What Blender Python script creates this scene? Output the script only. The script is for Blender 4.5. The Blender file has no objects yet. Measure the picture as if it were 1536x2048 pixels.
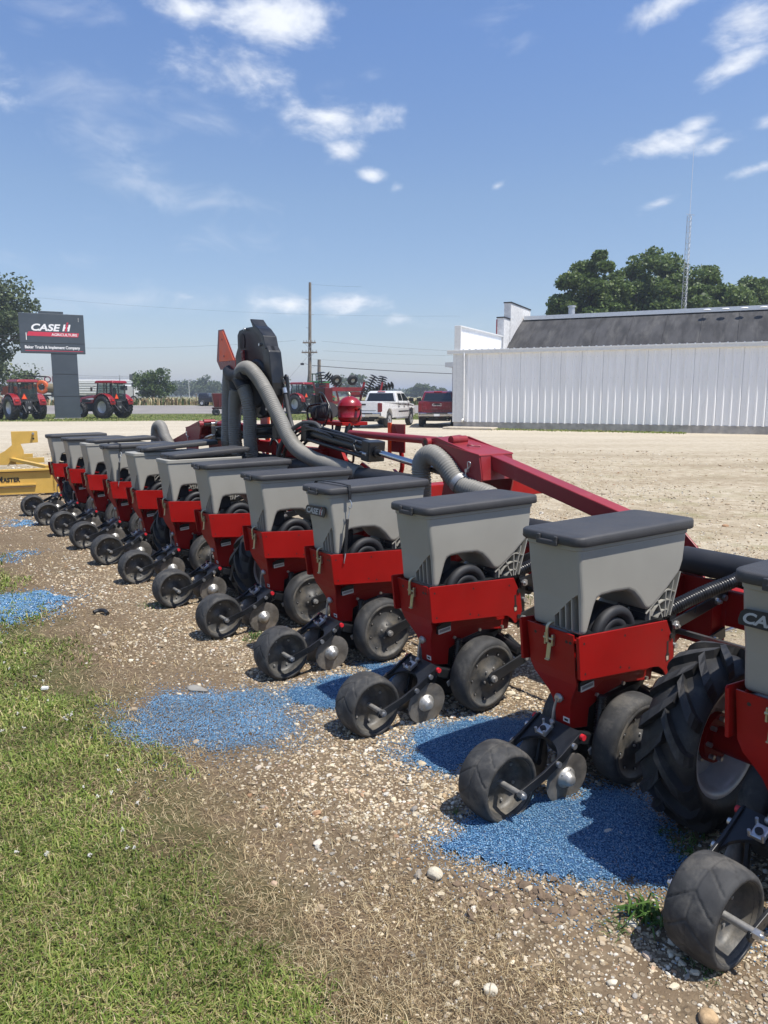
import bpy, bmesh, math, random
import numpy as np
from mathutils import Vector, Matrix, Euler
random.seed(7); RNG = np.random.default_rng(7)
R = math.radians
SC = bpy.context.scene
COL = SC.collection

# ------------------------------------------------------------------ camera
cam_d = bpy.data.cameras.new('camera'); cam = bpy.data.objects.new('camera', cam_d); COL.objects.link(cam)
cam_d.sensor_fit = 'VERTICAL'; cam_d.sensor_height = 36; cam_d.sensor_width = 27; cam_d.lens = 26
cam.location = (0, 0, 1.68); cam.rotation_euler = (R(90 - 8.952), 0, 0)
cam_d.clip_start = .05; cam_d.clip_end = 8000
SC.camera = cam

# planter frame: ex = driving direction, ey = along the toolbar (towards the far end)
PO = Vector((.9552, 2.0010, 0)); PT = R(35.68); ROW = .932
EX = Vector((math.cos(PT), math.sin(PT), 0)); EY = Vector((-math.sin(PT), math.cos(PT), 0))
SUNV = (EX * .19 + EY * -.49 + Vector((0, 0, 1.14))).normalized()

# ------------------------------------------------------------------ sun, sky, exposure
sun_d = bpy.data.lights.new('sun', 'SUN'); sun = bpy.data.objects.new('sun', sun_d); COL.objects.link(sun)
sun_d.energy = 4.1; sun_d.angle = R(.53); sun_d.color = (1, .955, .88)
sun.rotation_euler = SUNV.to_track_quat('Z', 'Y').to_euler(); sun.location = (30, -20, 60)
SC.view_settings.view_transform = 'Standard'; SC.view_settings.look = 'None'
SC.view_settings.gamma = 1; SC.view_settings.use_curve_mapping = False
SC.view_settings.exposure = 0.53
SKY_STRENGTH = .135

def pix_dir(u, v):
    """direction in which a thing far off in the sky stands"""
    f = 26 / 36 * 2048; p = R(8.952); du = u - 768; dv = v - 1024
    return Vector((du, f * math.cos(p) - dv * math.sin(p), -f * math.sin(p) - dv * math.cos(p))).normalized()

def N(nt, t, **kw):
    n = nt.nodes.new(t)
    for k, v in kw.items():
        if k.startswith('_'): setattr(n, k[1:], v)
        else: n.inputs[k.replace('__', ' ')].default_value = v
    return n
def math_n(nt, op, a, b=None, c=None, clamp=False):
    n = nt.nodes.new('ShaderNodeMath'); n.operation = op; n.use_clamp = clamp
    for i, x in enumerate((a, b, c)):
        if x is None: continue
        if isinstance(x, (int, float)): n.inputs[i].default_value = x
        else: nt.links.new(x, n.inputs[i])
    return n.outputs[0]
def ramp(nt, fac, stops, interp='LINEAR'):
    n = nt.nodes.new('ShaderNodeValToRGB'); n.color_ramp.interpolation = interp
    e = n.color_ramp.elements
    while len(e) < len(stops): e.new(.5)
    for el, (p, c) in zip(e, stops):
        el.position = p; el.color = (*c, 1) if len(c) == 3 else c
    nt.links.new(fac, n.inputs[0]); return n.outputs[0]
def mixc(nt, fac, a, b, mode='MIX'):
    n = nt.nodes.new('ShaderNodeMix'); n.data_type = 'RGBA'; n.blend_type = mode
    for s, x in ((0, fac), (6, a), (7, b)):
        if isinstance(x, (int, float)): n.inputs[s].default_value = x
        elif isinstance(x, (tuple, list)): n.inputs[s].default_value = (*x, 1) if len(x) == 3 else x
        else: nt.links.new(x, n.inputs[s])
    return n.outputs[2]
def maprange(nt, v, a, b, c=0, d=1, smooth=True):
    n = nt.nodes.new('ShaderNodeMapRange'); n.interpolation_type = 'SMOOTHSTEP' if smooth else 'LINEAR'
    nt.links.new(v, n.inputs[0]); n.inputs[1].default_value = a; n.inputs[2].default_value = b
    n.inputs[3].default_value = c; n.inputs[4].default_value = d
    return n.outputs[0]
def noise(nt, vec, scale, detail=4, rough=.55, dist=0):
    n = N(nt, 'ShaderNodeTexNoise', Scale=scale, Detail=detail, Roughness=rough, Distortion=dist)
    if vec is not None: nt.links.new(vec, n.inputs['Vector'])
    return n.outputs[0]

world = bpy.data.worlds.new('World'); SC.world = world; world.use_nodes = True
wt = world.node_tree; wt.nodes.clear()
wo = wt.nodes.new('ShaderNodeOutputWorld'); bg = wt.nodes.new('ShaderNodeBackground'); wt.links.new(bg.outputs[0], wo.inputs[0])
sky = wt.nodes.new('ShaderNodeTexSky'); sky.sky_type = 'NISHITA'; sky.sun_disc = False
sky.sun_elevation = math.asin(SUNV.z); sky.sun_rotation = math.atan2(SUNV.x, SUNV.y)
sky.altitude = 0; sky.air_density = 1.0; sky.dust_density = .55; sky.ozone_density = 3.0
bg.inputs[1].default_value = SKY_STRENGTH
tc = wt.nodes.new('ShaderNodeTexCoord'); D = tc.outputs['Generated']
mp = wt.nodes.new('ShaderNodeMapping'); mp.inputs['Scale'].default_value = (1, 1, 1.9); wt.links.new(D, mp.inputs[0])
nz = noise(wt, mp.outputs[0], 12, 9, .56, .5)
nz2 = noise(wt, mp.outputs[0], 38, 7, .6)
nzz = math_n(wt, 'ADD', math_n(wt, 'MULTIPLY', nz, .72), math_n(wt, 'MULTIPLY', nz2, .28))
def cloud_mask(clouds, amp):
    tot = None
    for (u, v, a, b, w, rot) in clouds:
        c = pix_dir(u, v); r = Vector((c.y, -c.x, 0)).normalized(); up = r.cross(c)
        cr, sr = math.cos(rot), math.sin(rot); r, up = r * cr + up * sr, up * cr - r * sr
        def dot(vec):
            n = wt.nodes.new('ShaderNodeVectorMath'); n.operation = 'DOT_PRODUCT'; wt.links.new(D, n.inputs[0]); n.inputs[1].default_value = vec; return n.outputs['Value']
        x = dot(r * (1479. / a)); y = dot(up * (1479. / b))
        rr = math_n(wt, 'SQRT', math_n(wt, 'ADD', math_n(wt, 'MULTIPLY', x, x), math_n(wt, 'MULTIPLY', y, y)))
        m = math_n(wt, 'MULTIPLY', math_n(wt, 'SUBTRACT', 1.0, rr), w)
        m = math_n(wt, 'MULTIPLY', m, math_n(wt, 'GREATER_THAN', dot(c), .2))
        m = math_n(wt, 'MAXIMUM', m, -1.)
        m2 = math_n(wt, 'GREATER_THAN', dot(c), .2)
        m = math_n(wt, 'SUBTRACT', m, math_n(wt, 'SUBTRACT', 1.0, m2))
        tot = m if tot is None else math_n(wt, 'MAXIMUM', tot, m)
    return tot
puffs = [(540, 40, 115, 56, .95, 0), (370, 20, 80, 34, .9, 0), (460, 140, 118, 56, .9, -.1), (672, 236, 118, 40, .8, .03), (688, 305, 50, 26, 1.0, .25),
         (741, 350, 30, 14, .75, -.1), (1320, 18, 95, 26, .9, .3), (1500, 40, 75, 52, 1, 0), (1480, 125, 75, 26, .95, .3), (1320, 288, 115, 26, .95, .05), (1390, 252, 45, 18, .8, .3),
         (1440, 285, 55, 16, .8, .1), (1324, 404, 38, 12, .7, .25), (1510, 338, 45, 12, .75, .2), (1530, 245, 35, 18, .8, .3), (695, 607, 95, 26, .9, 0), (585, 607, 70, 20, .6, 0),
         (800, 640, 40, 13, .6, 0), (375, 594, 50, 12, .55, 0), (994, 372, 18, 9, .6, .4), (795, 375, 15, 10, .4, 0), (-180, 120, 160, 60, 1, 0), (1800, 150, 170, 60, 1, .1), (2100, 330, 200, 50, 1, .1)]
wisps = [(265, 335, 150, 70, .75, -.45), (170, 170, 190, 45, .6, 0), (165, 250, 60, 70, .5, 0), (420, 245, 110, 30, .5, -.1), (430, 480, 200, 45, .45, 0), (20, 510, 70, 26, .6, -.2), (160, 520, 70, 22, .4, 0),
          (120, 15, 150, 30, .6, 0), (60, 50, 40, 18, .5, 0), (430, 405, 140, 30, .5, -.05), (660, 170, 60, 22, .5, .2), (740, 150, 30, 12, .4, 0), (300, 600, 600, 40, .5, 0), (1000, 60, 60, 40, .3, 0)]
pm = cloud_mask(puffs, 1)
dens = maprange(wt, math_n(wt, 'ADD', pm, math_n(wt, 'MULTIPLY', math_n(wt, 'SUBTRACT', nzz, .5), 2.9)), .0, 1.15)
wn = noise(wt, mp.outputs[0], 9, 7, .62, 1.2)
wd = maprange(wt, math_n(wt, 'ADD', cloud_mask(wisps, 1), math_n(wt, 'MULTIPLY', math_n(wt, 'SUBTRACT', wn, .5), 2.2)), .05, 1.3, 0, .42)
dens = math_n(wt, 'MAXIMUM', math_n(wt, 'MULTIPLY', dens, .93), wd)
# thicker cores and thin grey undersides come from the cloud's own density
ccol = mixc(wt, maprange(wt, nzz, .35, .7), (4.0, 4.3, 4.9), (5.3, 5.5, 5.85))
sz_ = wt.nodes.new('ShaderNodeSeparateXYZ'); wt.links.new(D, sz_.inputs[0])
# humid summer air: the model sky is too bright and cyan low down
skt = mixc(wt, 1.0, sky.outputs[0], ramp(wt, sz_.outputs[2], [(0, (.60, .575, .67)), (.09, (.66, .63, .665)), (.24, (.74, .725, .74)), (.41, (.70, .76, .88)), (1, (.78, .82, .92))]), 'MULTIPLY')
skc = mixc(wt, dens, skt, ccol)
wt.links.new(skc, bg.inputs[0])

# ------------------------------------------------------------------ materials
MATS = {}
def srgb(r, g, b):
    return tuple(((c / 255) / 12.92 if c / 255 <= .04045 else ((c / 255 + .055) / 1.055) ** 2.4) for c in (r, g, b))
def mat(name, col=(.5, .5, .5), rough=.5, metal=0., var=.12, scale=9., bump=0., bscale=60., dust=0., dustcol=(.32, .26, .19), dscale=7., spec=.5, coat=0., island=0., stretch=None):
    if name in MATS: return MATS[name]
    m = bpy.data.materials.new(name); m.use_nodes = True; nt = m.node_tree; b = nt.nodes['Principled BSDF']
    tcn = nt.nodes.new('ShaderNodeTexCoord'); oi = nt.nodes.new('ShaderNodeObjectInfo')
    add = nt.nodes.new('ShaderNodeVectorMath'); add.operation = 'ADD'
    sc = nt.nodes.new('ShaderNodeVectorMath'); sc.operation = 'SCALE'; sc.inputs[0].default_value = (17, 31, 11)
    nt.links.new(oi.outputs['Random'], sc.inputs['Scale']); nt.links.new(tcn.outputs['Object'], add.inputs[0]); nt.links.new(sc.outputs[0], add.inputs[1])
    V = add.outputs[0]
    if stretch:
        mq = nt.nodes.new('ShaderNodeMapping'); mq.inputs['Scale'].default_value = stretch; nt.links.new(V, mq.inputs[0]); V = mq.outputs[0]
    n1 = noise(nt, V, scale, 6, .6)
    c = mixc(nt, maprange(nt, n1, .3, .7, 0, 1), tuple(x * (1 - var) for x in col), tuple(min(1, x * (1 + var)) for x in col))
    if island:
        g = nt.nodes.new('ShaderNodeNewGeometry')
        c = mixc(nt, island, c, ramp(nt, g.outputs['Random Per Island'], [(0, tuple(x * .55 for x in col)), (1, tuple(min(1, x * 1.5) for x in col))]))
    rr = maprange(nt, n1, .3, .7, max(.03, rough - .07), min(1, rough + .07))
    if dust:
        n2 = noise(nt, V, dscale, 8, .68, .3)
        df = maprange(nt, n2, .62 - dust * .35, .78 - dust * .2, 0, min(1, dust * 1.2))
        c = mixc(nt, df, c, dustcol)
        rr = math_n(nt, 'MAXIMUM', rr, math_n(nt, 'MULTIPLY', df, .9))
    nt.links.new(c, b.inputs['Base Color']); nt.links.new(rr, b.inputs['Roughness'])
    b.inputs['Metallic'].default_value = metal; b.inputs['Specular IOR Level'].default_value = spec
    if coat: b.inputs['Coat Weight'].default_value = coat; b.inputs['Coat Roughness'].default_value = .08
    if bump:
        bn = N(nt, 'ShaderNodeBump', Strength=bump, Distance=.01); nt.links.new(noise(nt, V, bscale, 5, .6), bn.inputs['Height']); nt.links.new(bn.outputs[0], b.inputs['Normal'])
    MATS[name] = m; return m

RED = mat('red_paint', (.290, .0065, .0055), .45, var=.10, scale=4, dust=.10, dustcol=(.26, .09, .06), dscale=5, spec=.22)
REDF = mat('faded_red_paint', (.25, .018, .022), .42, var=.14, scale=3, dust=.22, dustcol=(.34, .2, .17), dscale=4, coat=.1)
BLK = mat('black_painted_steel', (.013, .014, .016), .36, var=.3, dust=.13, dustcol=(.09, .08, .065), dscale=9)
BLKP = mat('black_plastic', (.018, .019, .022), .6, var=.25, dust=.15, dustcol=(.1, .09, .08))
HOP = mat('grey_hopper_plastic', (.325, .312, .272), .5, var=.05, scale=3, bump=.06, bscale=220, dust=.10, dustcol=(.38, .36, .31), dscale=3)
LID = mat('charcoal_lid_plastic', (.047, .046, .047), .56, var=.15, scale=5, bump=.25, bscale=300, dust=.2, dustcol=(.085, .083, .08), dscale=4)
RUB = mat('dusty_rubber', (.036, .036, .036), .75, var=.35, scale=14, bump=.10, bscale=260, dust=.42, dustcol=(.15, .138, .118), dscale=9)
RUBT = mat('tractor_tyre_rubber', (.018, .018, .019), .6, var=.3, scale=9, bump=.12, bscale=160, dust=.32, dustcol=(.13, .115, .095), dscale=8)
DISC = mat('worn_wheel_disc', (.055, .055, .054), .5, var=.3, scale=14, bump=.08, bscale=160, dust=.6, dustcol=(.165, .145, .115), dscale=10)
STEELD = mat('dull_disc_steel', (.19, .175, .155), .48, .35, var=.35, scale=18, dust=.45, dustcol=(.21, .175, .135), dscale=12)
ZINC = mat('zinc_plated_steel', (.58, .58, .57), .34, .85, var=.12, scale=20)
CAST = mat('cast_hub_metal', (.42, .41, .39), .42, .6, var=.2, scale=20, dust=.2, dustcol=(.3, .26, .2))
GOLD = mat('gold_zinc_latch', (.46, .43, .30), .34, .85, var=.15, scale=20)
CHROME = mat('chromed_rod', (.55, .56, .58), .12, 1., var=.05)
HOSE = mat('grey_corrugated_hose', (.215, .205, .182), .58, var=.1, scale=7, dust=.15, dustcol=(.22, .2, .17))
HOSEB = mat('black_corrugated_hose', (.014, .014, .015), .32, var=.2)
RIMG = mat('grey_rim_paint', (.60, .605, .60), .42, .15, var=.12, dust=.3, dustcol=(.3, .26, .2))
ORANGE = mat('orange_reflective', (.95, .105, .02), .42, var=.06)
DRED = mat('dark_red_reflective', (.22, .018, .02), .3, var=.12)
WHITE = mat('white_sticker', (.72, .72, .70), .45, var=.05)
INK = mat('ink_and_gap_black', (.015, .015, .016), .5)
BLACKTUBE = mat('black_pvc_tube', (.022, .023, .027), .58, var=.15, dust=.15, dustcol=(.09, .085, .075))
REDDOT = mat('red_plastic_cap', (.55, .02, .03), .4)

# ------------------------------------------------------------------ mesh helper
class MB:
    def __init__(s): s.v = []; s.f = []; s.m = []; s.sm = []; s.mats = []
    def mi(s, m):
        if m not in s.mats: s.mats.append(m)
        return s.mats.index(m)
    def add(s, verts, faces, m, smooth=False):
        o = len(s.v); i = s.mi(m); s.v += [tuple(v) for v in verts]
        for f in faces: s.f.append([k + o for k in f]); s.m.append(i); s.sm.append(smooth)
    def poly(s, verts, faces, m, bev=0., seg=2, smooth=False, ang=25):
        if bev <= 0: s.add(verts, faces, m, smooth); return
        bm = bmesh.new(); vs = [bm.verts.new(v) for v in verts]
        for f in faces:
            try: bm.faces.new([vs[k] for k in f])
            except ValueError: pass
        bmesh.ops.recalc_face_normals(bm, faces=bm.faces)
        ed = [e for e in bm.edges if len(e.link_faces) == 2 and e.calc_face_angle(0) > R(ang)]
        bmesh.ops.bevel(bm, geom=ed, offset=bev, segments=seg, profile=.5, affect='EDGES', clamp_overlap=True)
        bm.verts.index_update()
        s.add([v.co[:] for v in bm.verts], [[v.index for v in f.verts] for f in bm.faces], m, smooth); bm.free()
    def box(s, c, d, m, rot=None, bev=0., smooth=False, taper=1., tx=None):
        x, y, z = d[0] / 2, d[1] / 2, d[2] / 2; tx = taper if tx is None else tx
        P = [(-x, -y, -z), (x, -y, -z), (x, y, -z), (-x, y, -z), (-x * tx, -y * taper, z), (x * tx, -y * taper, z), (x * tx, y * taper, z), (-x * tx, y * taper, z)]
        M = rot.to_matrix() if isinstance(rot, Euler) else (Matrix.Identity(3) if rot is None else rot)
        P = [Vector(c) + M @ Vector(p) for p in P]
        s.poly(P, [(0, 3, 2, 1), (4, 5, 6, 7), (0, 1, 5, 4), (1, 2, 6, 5), (2, 3, 7, 6), (3, 0, 4, 7)], m, bev, smooth=smooth)
    def prism(s, pts, a0, a1, m, axis='y', bev=0., fn=None, seg=2, smooth=False):
        """pts: (x,z) for axis y, (y,z) for axis x, (x,y) for axis z"""
        def P(p, a):
            q = (p[0], a, p[1]) if axis == 'y' else ((a, p[0], p[1]) if axis == 'x' else (p[0], p[1], a))
            return fn(q) if fn else q
        n = len(pts); V = [P(p, a0) for p in pts] + [P(p, a1) for p in pts]
        F = [list(range(n))[::-1], list(range(n, 2 * n))] + [(i, (i + 1) % n, n + (i + 1) % n, n + i) for i in range(n)]
        if bev > 0: s.poly(V, F, m, bev, seg, smooth)
        else:
            bm = bmesh.new(); vs = [bm.verts.new(v) for v in V]
            for f in F: bm.faces.new([vs[k] for k in f])
            bmesh.ops.recalc_face_normals(bm, faces=bm.faces); bm.verts.index_update()
            s.add([v.co[:] for v in bm.verts], [[v.index for v in f.verts] for f in bm.faces], m, smooth); bm.free()
    def cyl(s, p0, p1, r0, m, r1=None, seg=12, smooth=True, caps=True):
        p0, p1 = Vector(p0), Vector(p1); r1 = r0 if r1 is None else r1
        d = (p1 - p0).normalized(); a = d.orthogonal().normalized(); b = d.cross(a)
        V = []
        for p, r in ((p0, r0), (p1, r1)):
            for i in range(seg):
                t = 2 * math.pi * i / seg; V.append(p + a * (r * math.cos(t)) + b * (r * math.sin(t)))
        s.add(V, [(i, (i + 1) % seg, seg + (i + 1) % seg, seg + i) for i in range(seg)], m, smooth)
        if caps: s.add(V[:seg], [list(range(seg))[::-1]], m); s.add(V[seg:], [list(range(seg))], m)
    def tube(s, pts, r, m, seg=10, rib=0., pitch=.03, step=None, closed_ends=True, flat=False):
        """smooth tube along a Catmull-Rom path; rib>0 makes it corrugated"""
        P = [Vector(p) for p in pts]
        Q = []
        for i in range(len(P) - 1):
            a = P[i - 1] if i else P[0] * 2 - P[1]; b, c = P[i], P[i + 1]; d = P[i + 2] if i + 2 < len(P) else P[-1] * 2 - P[-2]
            L = (c - b).length; n = max(2, int(L / (step or max(pitch / 4 if rib else r * 1.2, .004))))
            for k in range(n):
                t = k / n; Q.append(.5 * ((2 * b) + (c - a) * t + (2 * a - 5 * b + 4 * c - d) * t * t + (3 * b - a - 3 * c + d) * t ** 3))
        Q.append(P[-1]); L = 0; V = []; prev = None
        for i, q in enumerate(Q):
            t = (Q[min(i + 1, len(Q) - 1)] - Q[max(i - 1, 0)]).normalized()
            a = t.orthogonal().normalized() if prev is None else (prev - t * prev.dot(t)).normalized(); prev = a; b = t.cross(a)
            if i: L += (Q[i] - Q[i - 1]).length
            rad = r if not callable(r) else r(i / (len(Q) - 1))
            if rib: rad += rib * math.cos(2 * math.pi * L / pitch)
            for k in range(seg):
                w = 2 * math.pi * k / seg; V.append(q + a * rad * math.cos(w) + b * rad * math.sin(w))
        F = []
        for i in range(len(Q) - 1):
            for k in range(seg): F.append((i * seg + k, i * seg + (k + 1) % seg, (i + 1) * seg + (k + 1) % seg, (i + 1) * seg + k))
        s.add(V, F, m, True)
        if closed_ends:
            s.add(V[:seg], [list(range(seg))[::-1]], m); s.add(V[-seg:], [list(range(seg))], m)
    def bar(s, p0, p1, w, h, m, bev=0., up=(0, 0, 1)):
        p0, p1 = Vector(p0), Vector(p1); d = (p1 - p0); L = d.length; d.normalize()
        side = Vector(up).cross(d).normalized(); u = d.cross(side)
        M = Matrix((d, side, u)).transposed()
        s.box((p0 + p1) / 2, (L, w, h), m, M, bev)
    def lathe(s, prof, c, m, seg=32, axis='y', smooth=True, fn=None, ms=None):
        """prof: list of (radius, height along axis)"""
        V = []; n = len(prof)
        for i in range(seg):
            t = 2 * math.pi * i / seg
            for (r, h) in prof:
                if fn: r = fn(t, r, h)
                a, b = r * math.cos(t), r * math.sin(t)
                V.append((c[0] + a, c[1] + h, c[2] + b) if axis == 'y' else ((c[0] + h, c[1] + a, c[2] + b) if axis == 'x' else (c[0] + a, c[1] + b, c[2] + h)))
        for j in range(n - 1):
            F = [(i * n + j, i * n + j + 1, ((i + 1) % seg) * n + j + 1, ((i + 1) % seg) * n + j) for i in range(seg)]
            mm = ms[j] if ms else m
            o = len(s.v)
            i_ = s.mi(mm)
            if j == 0: base = o; s.v += V
            for f in F: s.f.append([k + base for k in f]); s.m.append(i_); s.sm.append(smooth)
    def build(s, name, parent=None, loc=None, rot=None, recalc=True):
        me = bpy.data.meshes.new(name); me.from_pydata(s.v, [], s.f)
        for m in s.mats: me.materials.append(m)
        me.polygons.foreach_set('material_index', s.m); me.polygons.foreach_set('use_smooth', s.sm)
        if recalc:
            bm = bmesh.new(); bm.from_mesh(me); bmesh.ops.recalc_face_normals(bm, faces=bm.faces); bm.to_mesh(me); bm.free()
        me.update()
        return link(bpy.data.objects.new(name, me), parent, loc, rot)
def link(o, parent=None, loc=None, rot=None):
    COL.objects.link(o)
    if parent is not None: o.parent = parent
    if loc is not None: o.location = loc
    if rot is not None: o.rotation_euler = rot
    return o
def fast_mesh(name, V, F, mats, mi=None, smooth=False, parent=None):
    me = bpy.data.meshes.new(name); V = np.asarray(V, np.float32); F = np.asarray(F, np.int32); k = F.shape[1]
    me.vertices.add(len(V)); me.vertices.foreach_set('co', V.ravel())
    me.loops.add(F.size); me.loops.foreach_set('vertex_index', F.ravel())
    me.polygons.add(len(F)); me.polygons.foreach_set('loop_start', np.arange(0, F.size, k, dtype=np.int32))
    try: me.polygons.foreach_set('loop_total', np.full(len(F), k, np.int32))
    except Exception: pass
    for m in mats: me.materials.append(m)
    if mi is not None: me.polygons.foreach_set('material_index', np.asarray(mi, np.int32))
    me.polygons.foreach_set('use_smooth', np.full(len(F), smooth, bool))
    me.update(calc_edges=True); 
    return link(bpy.data.objects.new(name, me), parent)
def tag(o, label=None, cat=None, group=None, kind=None):
    if label: o['label'] = label
    if cat: o['category'] = cat
    if group: o['group'] = group
    if kind: o['kind'] = kind
    return o
def empty(name, loc=(0, 0, 0), rz=0., **kw):
    o = bpy.data.objects.new(name, None); o.empty_display_size = .2; COL.objects.link(o); o.location = loc; o.rotation_euler = (0, 0, rz)
    return tag(o, **kw)
def copy_tree(o, parent=None):
    kids = list(o.children); c = o.copy(); COL.objects.link(c); c.parent = parent
    for ch in kids: copy_tree(ch, c)
    return c
def text(body, size, m, parent, loc, rot, name='lettering', ext=.004, shear=0., off=0., align='LEFT', sx=1., spacing=1.):
    cu = bpy.data.curves.new(name, 'FONT'); cu.body = body; cu.size = size; cu.extrude = ext; cu.shear = shear; cu.offset = off
    cu.align_x = align; cu.resolution_u = 4; cu.space_character = spacing; cu.materials.append(m)
    o = bpy.data.objects.new(name, cu); link(o, parent, loc, rot); o.scale = (sx, 1, 1); return o

def loc2w(x, y, z=0): return PO + EX * x + EY * y + Vector((0, 0, z))

# ------------------------------------------------------------------ ground
def hgt(x, y):
    x = np.asarray(x, float); y = np.asarray(y, float)
    d = np.sqrt(x * x + y * y); near = np.clip(1 - d / 25, 0, 1)
    h = near * (.006 * np.sin(2.1 * x + 1.3 * y) + .005 * np.sin(4.7 * x - 3.1 * y + 1) + .003 * np.sin(9.3 * x + 7.7 * y + 2) - .004)
    t = np.clip((y - .05 * x - 64) / 15, 0, 1); h = h + .65 * t * t * (3 - 2 * t)
    t = np.clip((d - 30) / 40, 0, 1)
    return h
def gz(x, y): return float(hgt(x, y))
gx = np.sinh(np.linspace(-1, 1, 341) * 7.4) / np.sinh(7.4) * 2600
gy = np.sinh(np.linspace(-.86, 1, 361) * 7.4) / np.sinh(7.4) * 3600 + 2.0
GX, GY = np.meshgrid(gx, gy); GZ = hgt(GX, GY)
nx, ny = len(gx), len(gy); ii = np.arange(nx * ny).reshape(ny, nx)
GF = np.stack([ii[:-1, :-1], ii[:-1, 1:], ii[1:, 1:], ii[1:, :-1]], -1).reshape(-1, 4)

def ground_material():
    m = bpy.data.materials.new('ground_soil_and_gravel'); m.use_nodes = True; nt = m.node_tree; b = nt.nodes['Principled BSDF']
    g = nt.nodes.new('ShaderNodeNewGeometry'); P = g.outputs['Position']
    def dot(vec, off):
        n = nt.nodes.new('ShaderNodeVectorMath'); n.operation = 'DOT_PRODUCT'; nt.links.new(P, n.inputs[0]); n.inputs[1].default_value = vec
        return math_n(nt, 'ADD', n.outputs['Value'], off)
    lx = dot(EX, -PO.dot(EX)); ly = dot(EY, -PO.dot(EY)); wy = dot((-.15, 1, 0), 0); ry = dot((-.05, 1, 0), 0)
    nb = noise(nt, P, .9, 5, .6); nm = noise(nt, P, 3.2, 6, .62); nf = noise(nt, P, 26, 6, .65); nl = noise(nt, P, .12, 5, .6)
    nvf = noise(nt, P, 120, 3, .6)
    # pebbles
    def vor(scale, rnd=1.):
        n = N(nt, 'ShaderNodeTexVoronoi', Scale=scale, Randomness=rnd); nt.links.new(P, n.inputs['Vector']); return n
    va = vor(48); vb = vor(95); vc = vor(22)
    sep = nt.nodes.new('ShaderNodeSeparateColor'); nt.links.new(va.outputs['Color'], sep.inputs[0])
    sep2 = nt.nodes.new('ShaderNodeSeparateColor'); nt.links.new(vb.outputs['Color'], sep2.inputs[0])
    STONES = [(0, (.42, .32, .19)), (.2, (.28, .18, .09)), (.4, (.50, .42, .29)), (.6, (.34, .25, .16)), (.8, (.55, .48, .36)), (1, (.25, .22, .18))]
    pebc = mixc(nt, .5, ramp(nt, sep.outputs[0], STONES), ramp(nt, sep2.outputs[0], STONES))
    dirt = mixc(nt, maprange(nt, nf, .32, .68), (.085, .062, .038), (.27, .205, .132))
    dirt = mixc(nt, maprange(nt, nm, .42, .62), dirt, (.20, .145, .092))
    pebmask = math_n(nt, 'MULTIPLY', maprange(nt, va.outputs['Distance'], .50, .38), maprange(nt, sep.outputs[1], .35, .45))
    near = mixc(nt, math_n(nt, 'MULTIPLY', pebmask, .85), dirt, pebc)
    # dark organic patches along the edge of the turf
    near = mixc(nt, math_n(nt, 'MULTIPLY', maprange(nt, nm, .46, .62), .6), near, (.12, .085, .052))
    edge = math_n(nt, 'MULTIPLY', maprange(nt, math_n(nt, 'ADD', lx, math_n(nt, 'MULTIPLY', math_n(nt, 'SUBTRACT', nm, .5), 1.6)), -.05, -.6), .6)
    near = mixc(nt, edge, near, mixc(nt, nf, (.085, .06, .036), (.20, .145, .088)))
    # open lot: pale crushed gravel with wheel tracks and a little dry growth
    lotb = mixc(nt, maprange(nt, nf, .3, .7), (.31, .25, .165), (.54, .465, .335))
    lotb = mixc(nt, .38, lotb, pebc)
    lotb = mixc(nt, maprange(nt, noise(nt, P, 6, 5, .7), .56, .40, 0, .55), lotb, (.22, .17, .105))
    vm = vor(7.5); sepm = nt.nodes.new('ShaderNodeSeparateColor'); nt.links.new(vm.outputs['Color'], sepm.inputs[0])
    lotb = mixc(nt, .45, lotb, mixc(nt, sepm.outputs[0], (.29, .225, .145), (.58, .51, .385)))
    mpn = nt.nodes.new('ShaderNodeMapping'); mpn.inputs['Rotation'].default_value = (0, 0, R(18)); mpn.inputs['Scale'].default_value = (.3, 1., 1); nt.links.new(P, mpn.inputs[0])
    tr = noise(nt, mpn.outputs[0], .55, 5, .6)
    lotb = mixc(nt, math_n(nt, 'MULTIPLY', maprange(nt, tr, .45, .7), .5), lotb, (.25, .195, .12))
    lotb = mixc(nt, math_n(nt, 'MULTIPLY', maprange(nt, tr, .52, .3), .45), lotb, (.50, .44, .33))
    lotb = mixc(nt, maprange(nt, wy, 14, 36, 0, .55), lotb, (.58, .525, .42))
    lotb = mixc(nt, math_n(nt, 'MULTIPLY', maprange(nt, noise(nt, P, .6, 7, .75), .50, .68), maprange(nt, wy, 26, 8, 0, .6)), lotb, (.21, .20, .085))
    wob = math_n(nt, 'MULTIPLY', math_n(nt, 'SUBTRACT', nb, .5), 3.)
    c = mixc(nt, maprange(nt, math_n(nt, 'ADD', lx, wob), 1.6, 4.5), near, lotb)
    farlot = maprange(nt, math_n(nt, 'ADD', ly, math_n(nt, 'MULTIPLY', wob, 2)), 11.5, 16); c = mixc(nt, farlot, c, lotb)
    # soil under the turf
    gw = math_n(nt, 'ADD', lx, math_n(nt, 'MULTIPLY', math_n(nt, 'SUBTRACT', nm, .5), 1.1))
    turf = mixc(nt, nf, (.055, .045, .022), (.13, .11, .05))
    turf = mixc(nt, maprange(nt, nm, .4, .65), turf, (.085, .10, .03))
    onlot = math_n(nt, 'MULTIPLY', maprange(nt, gw, -.72, -1.08), maprange(nt, ly, 9.5, 6.2))
    c = mixc(nt, onlot, c, turf)
    # verge, roadside and fields
    wv = math_n(nt, 'ADD', wy, math_n(nt, 'MULTIPLY', math_n(nt, 'SUBTRACT', nl, .5), 4))
    verge = mixc(nt, noise(nt, P, 1.4, 5, .65), (.085, .115, .035), (.20, .20, .085))
    c = mixc(nt, maprange(nt, wv, 51, 53.5), c, verge)
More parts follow.
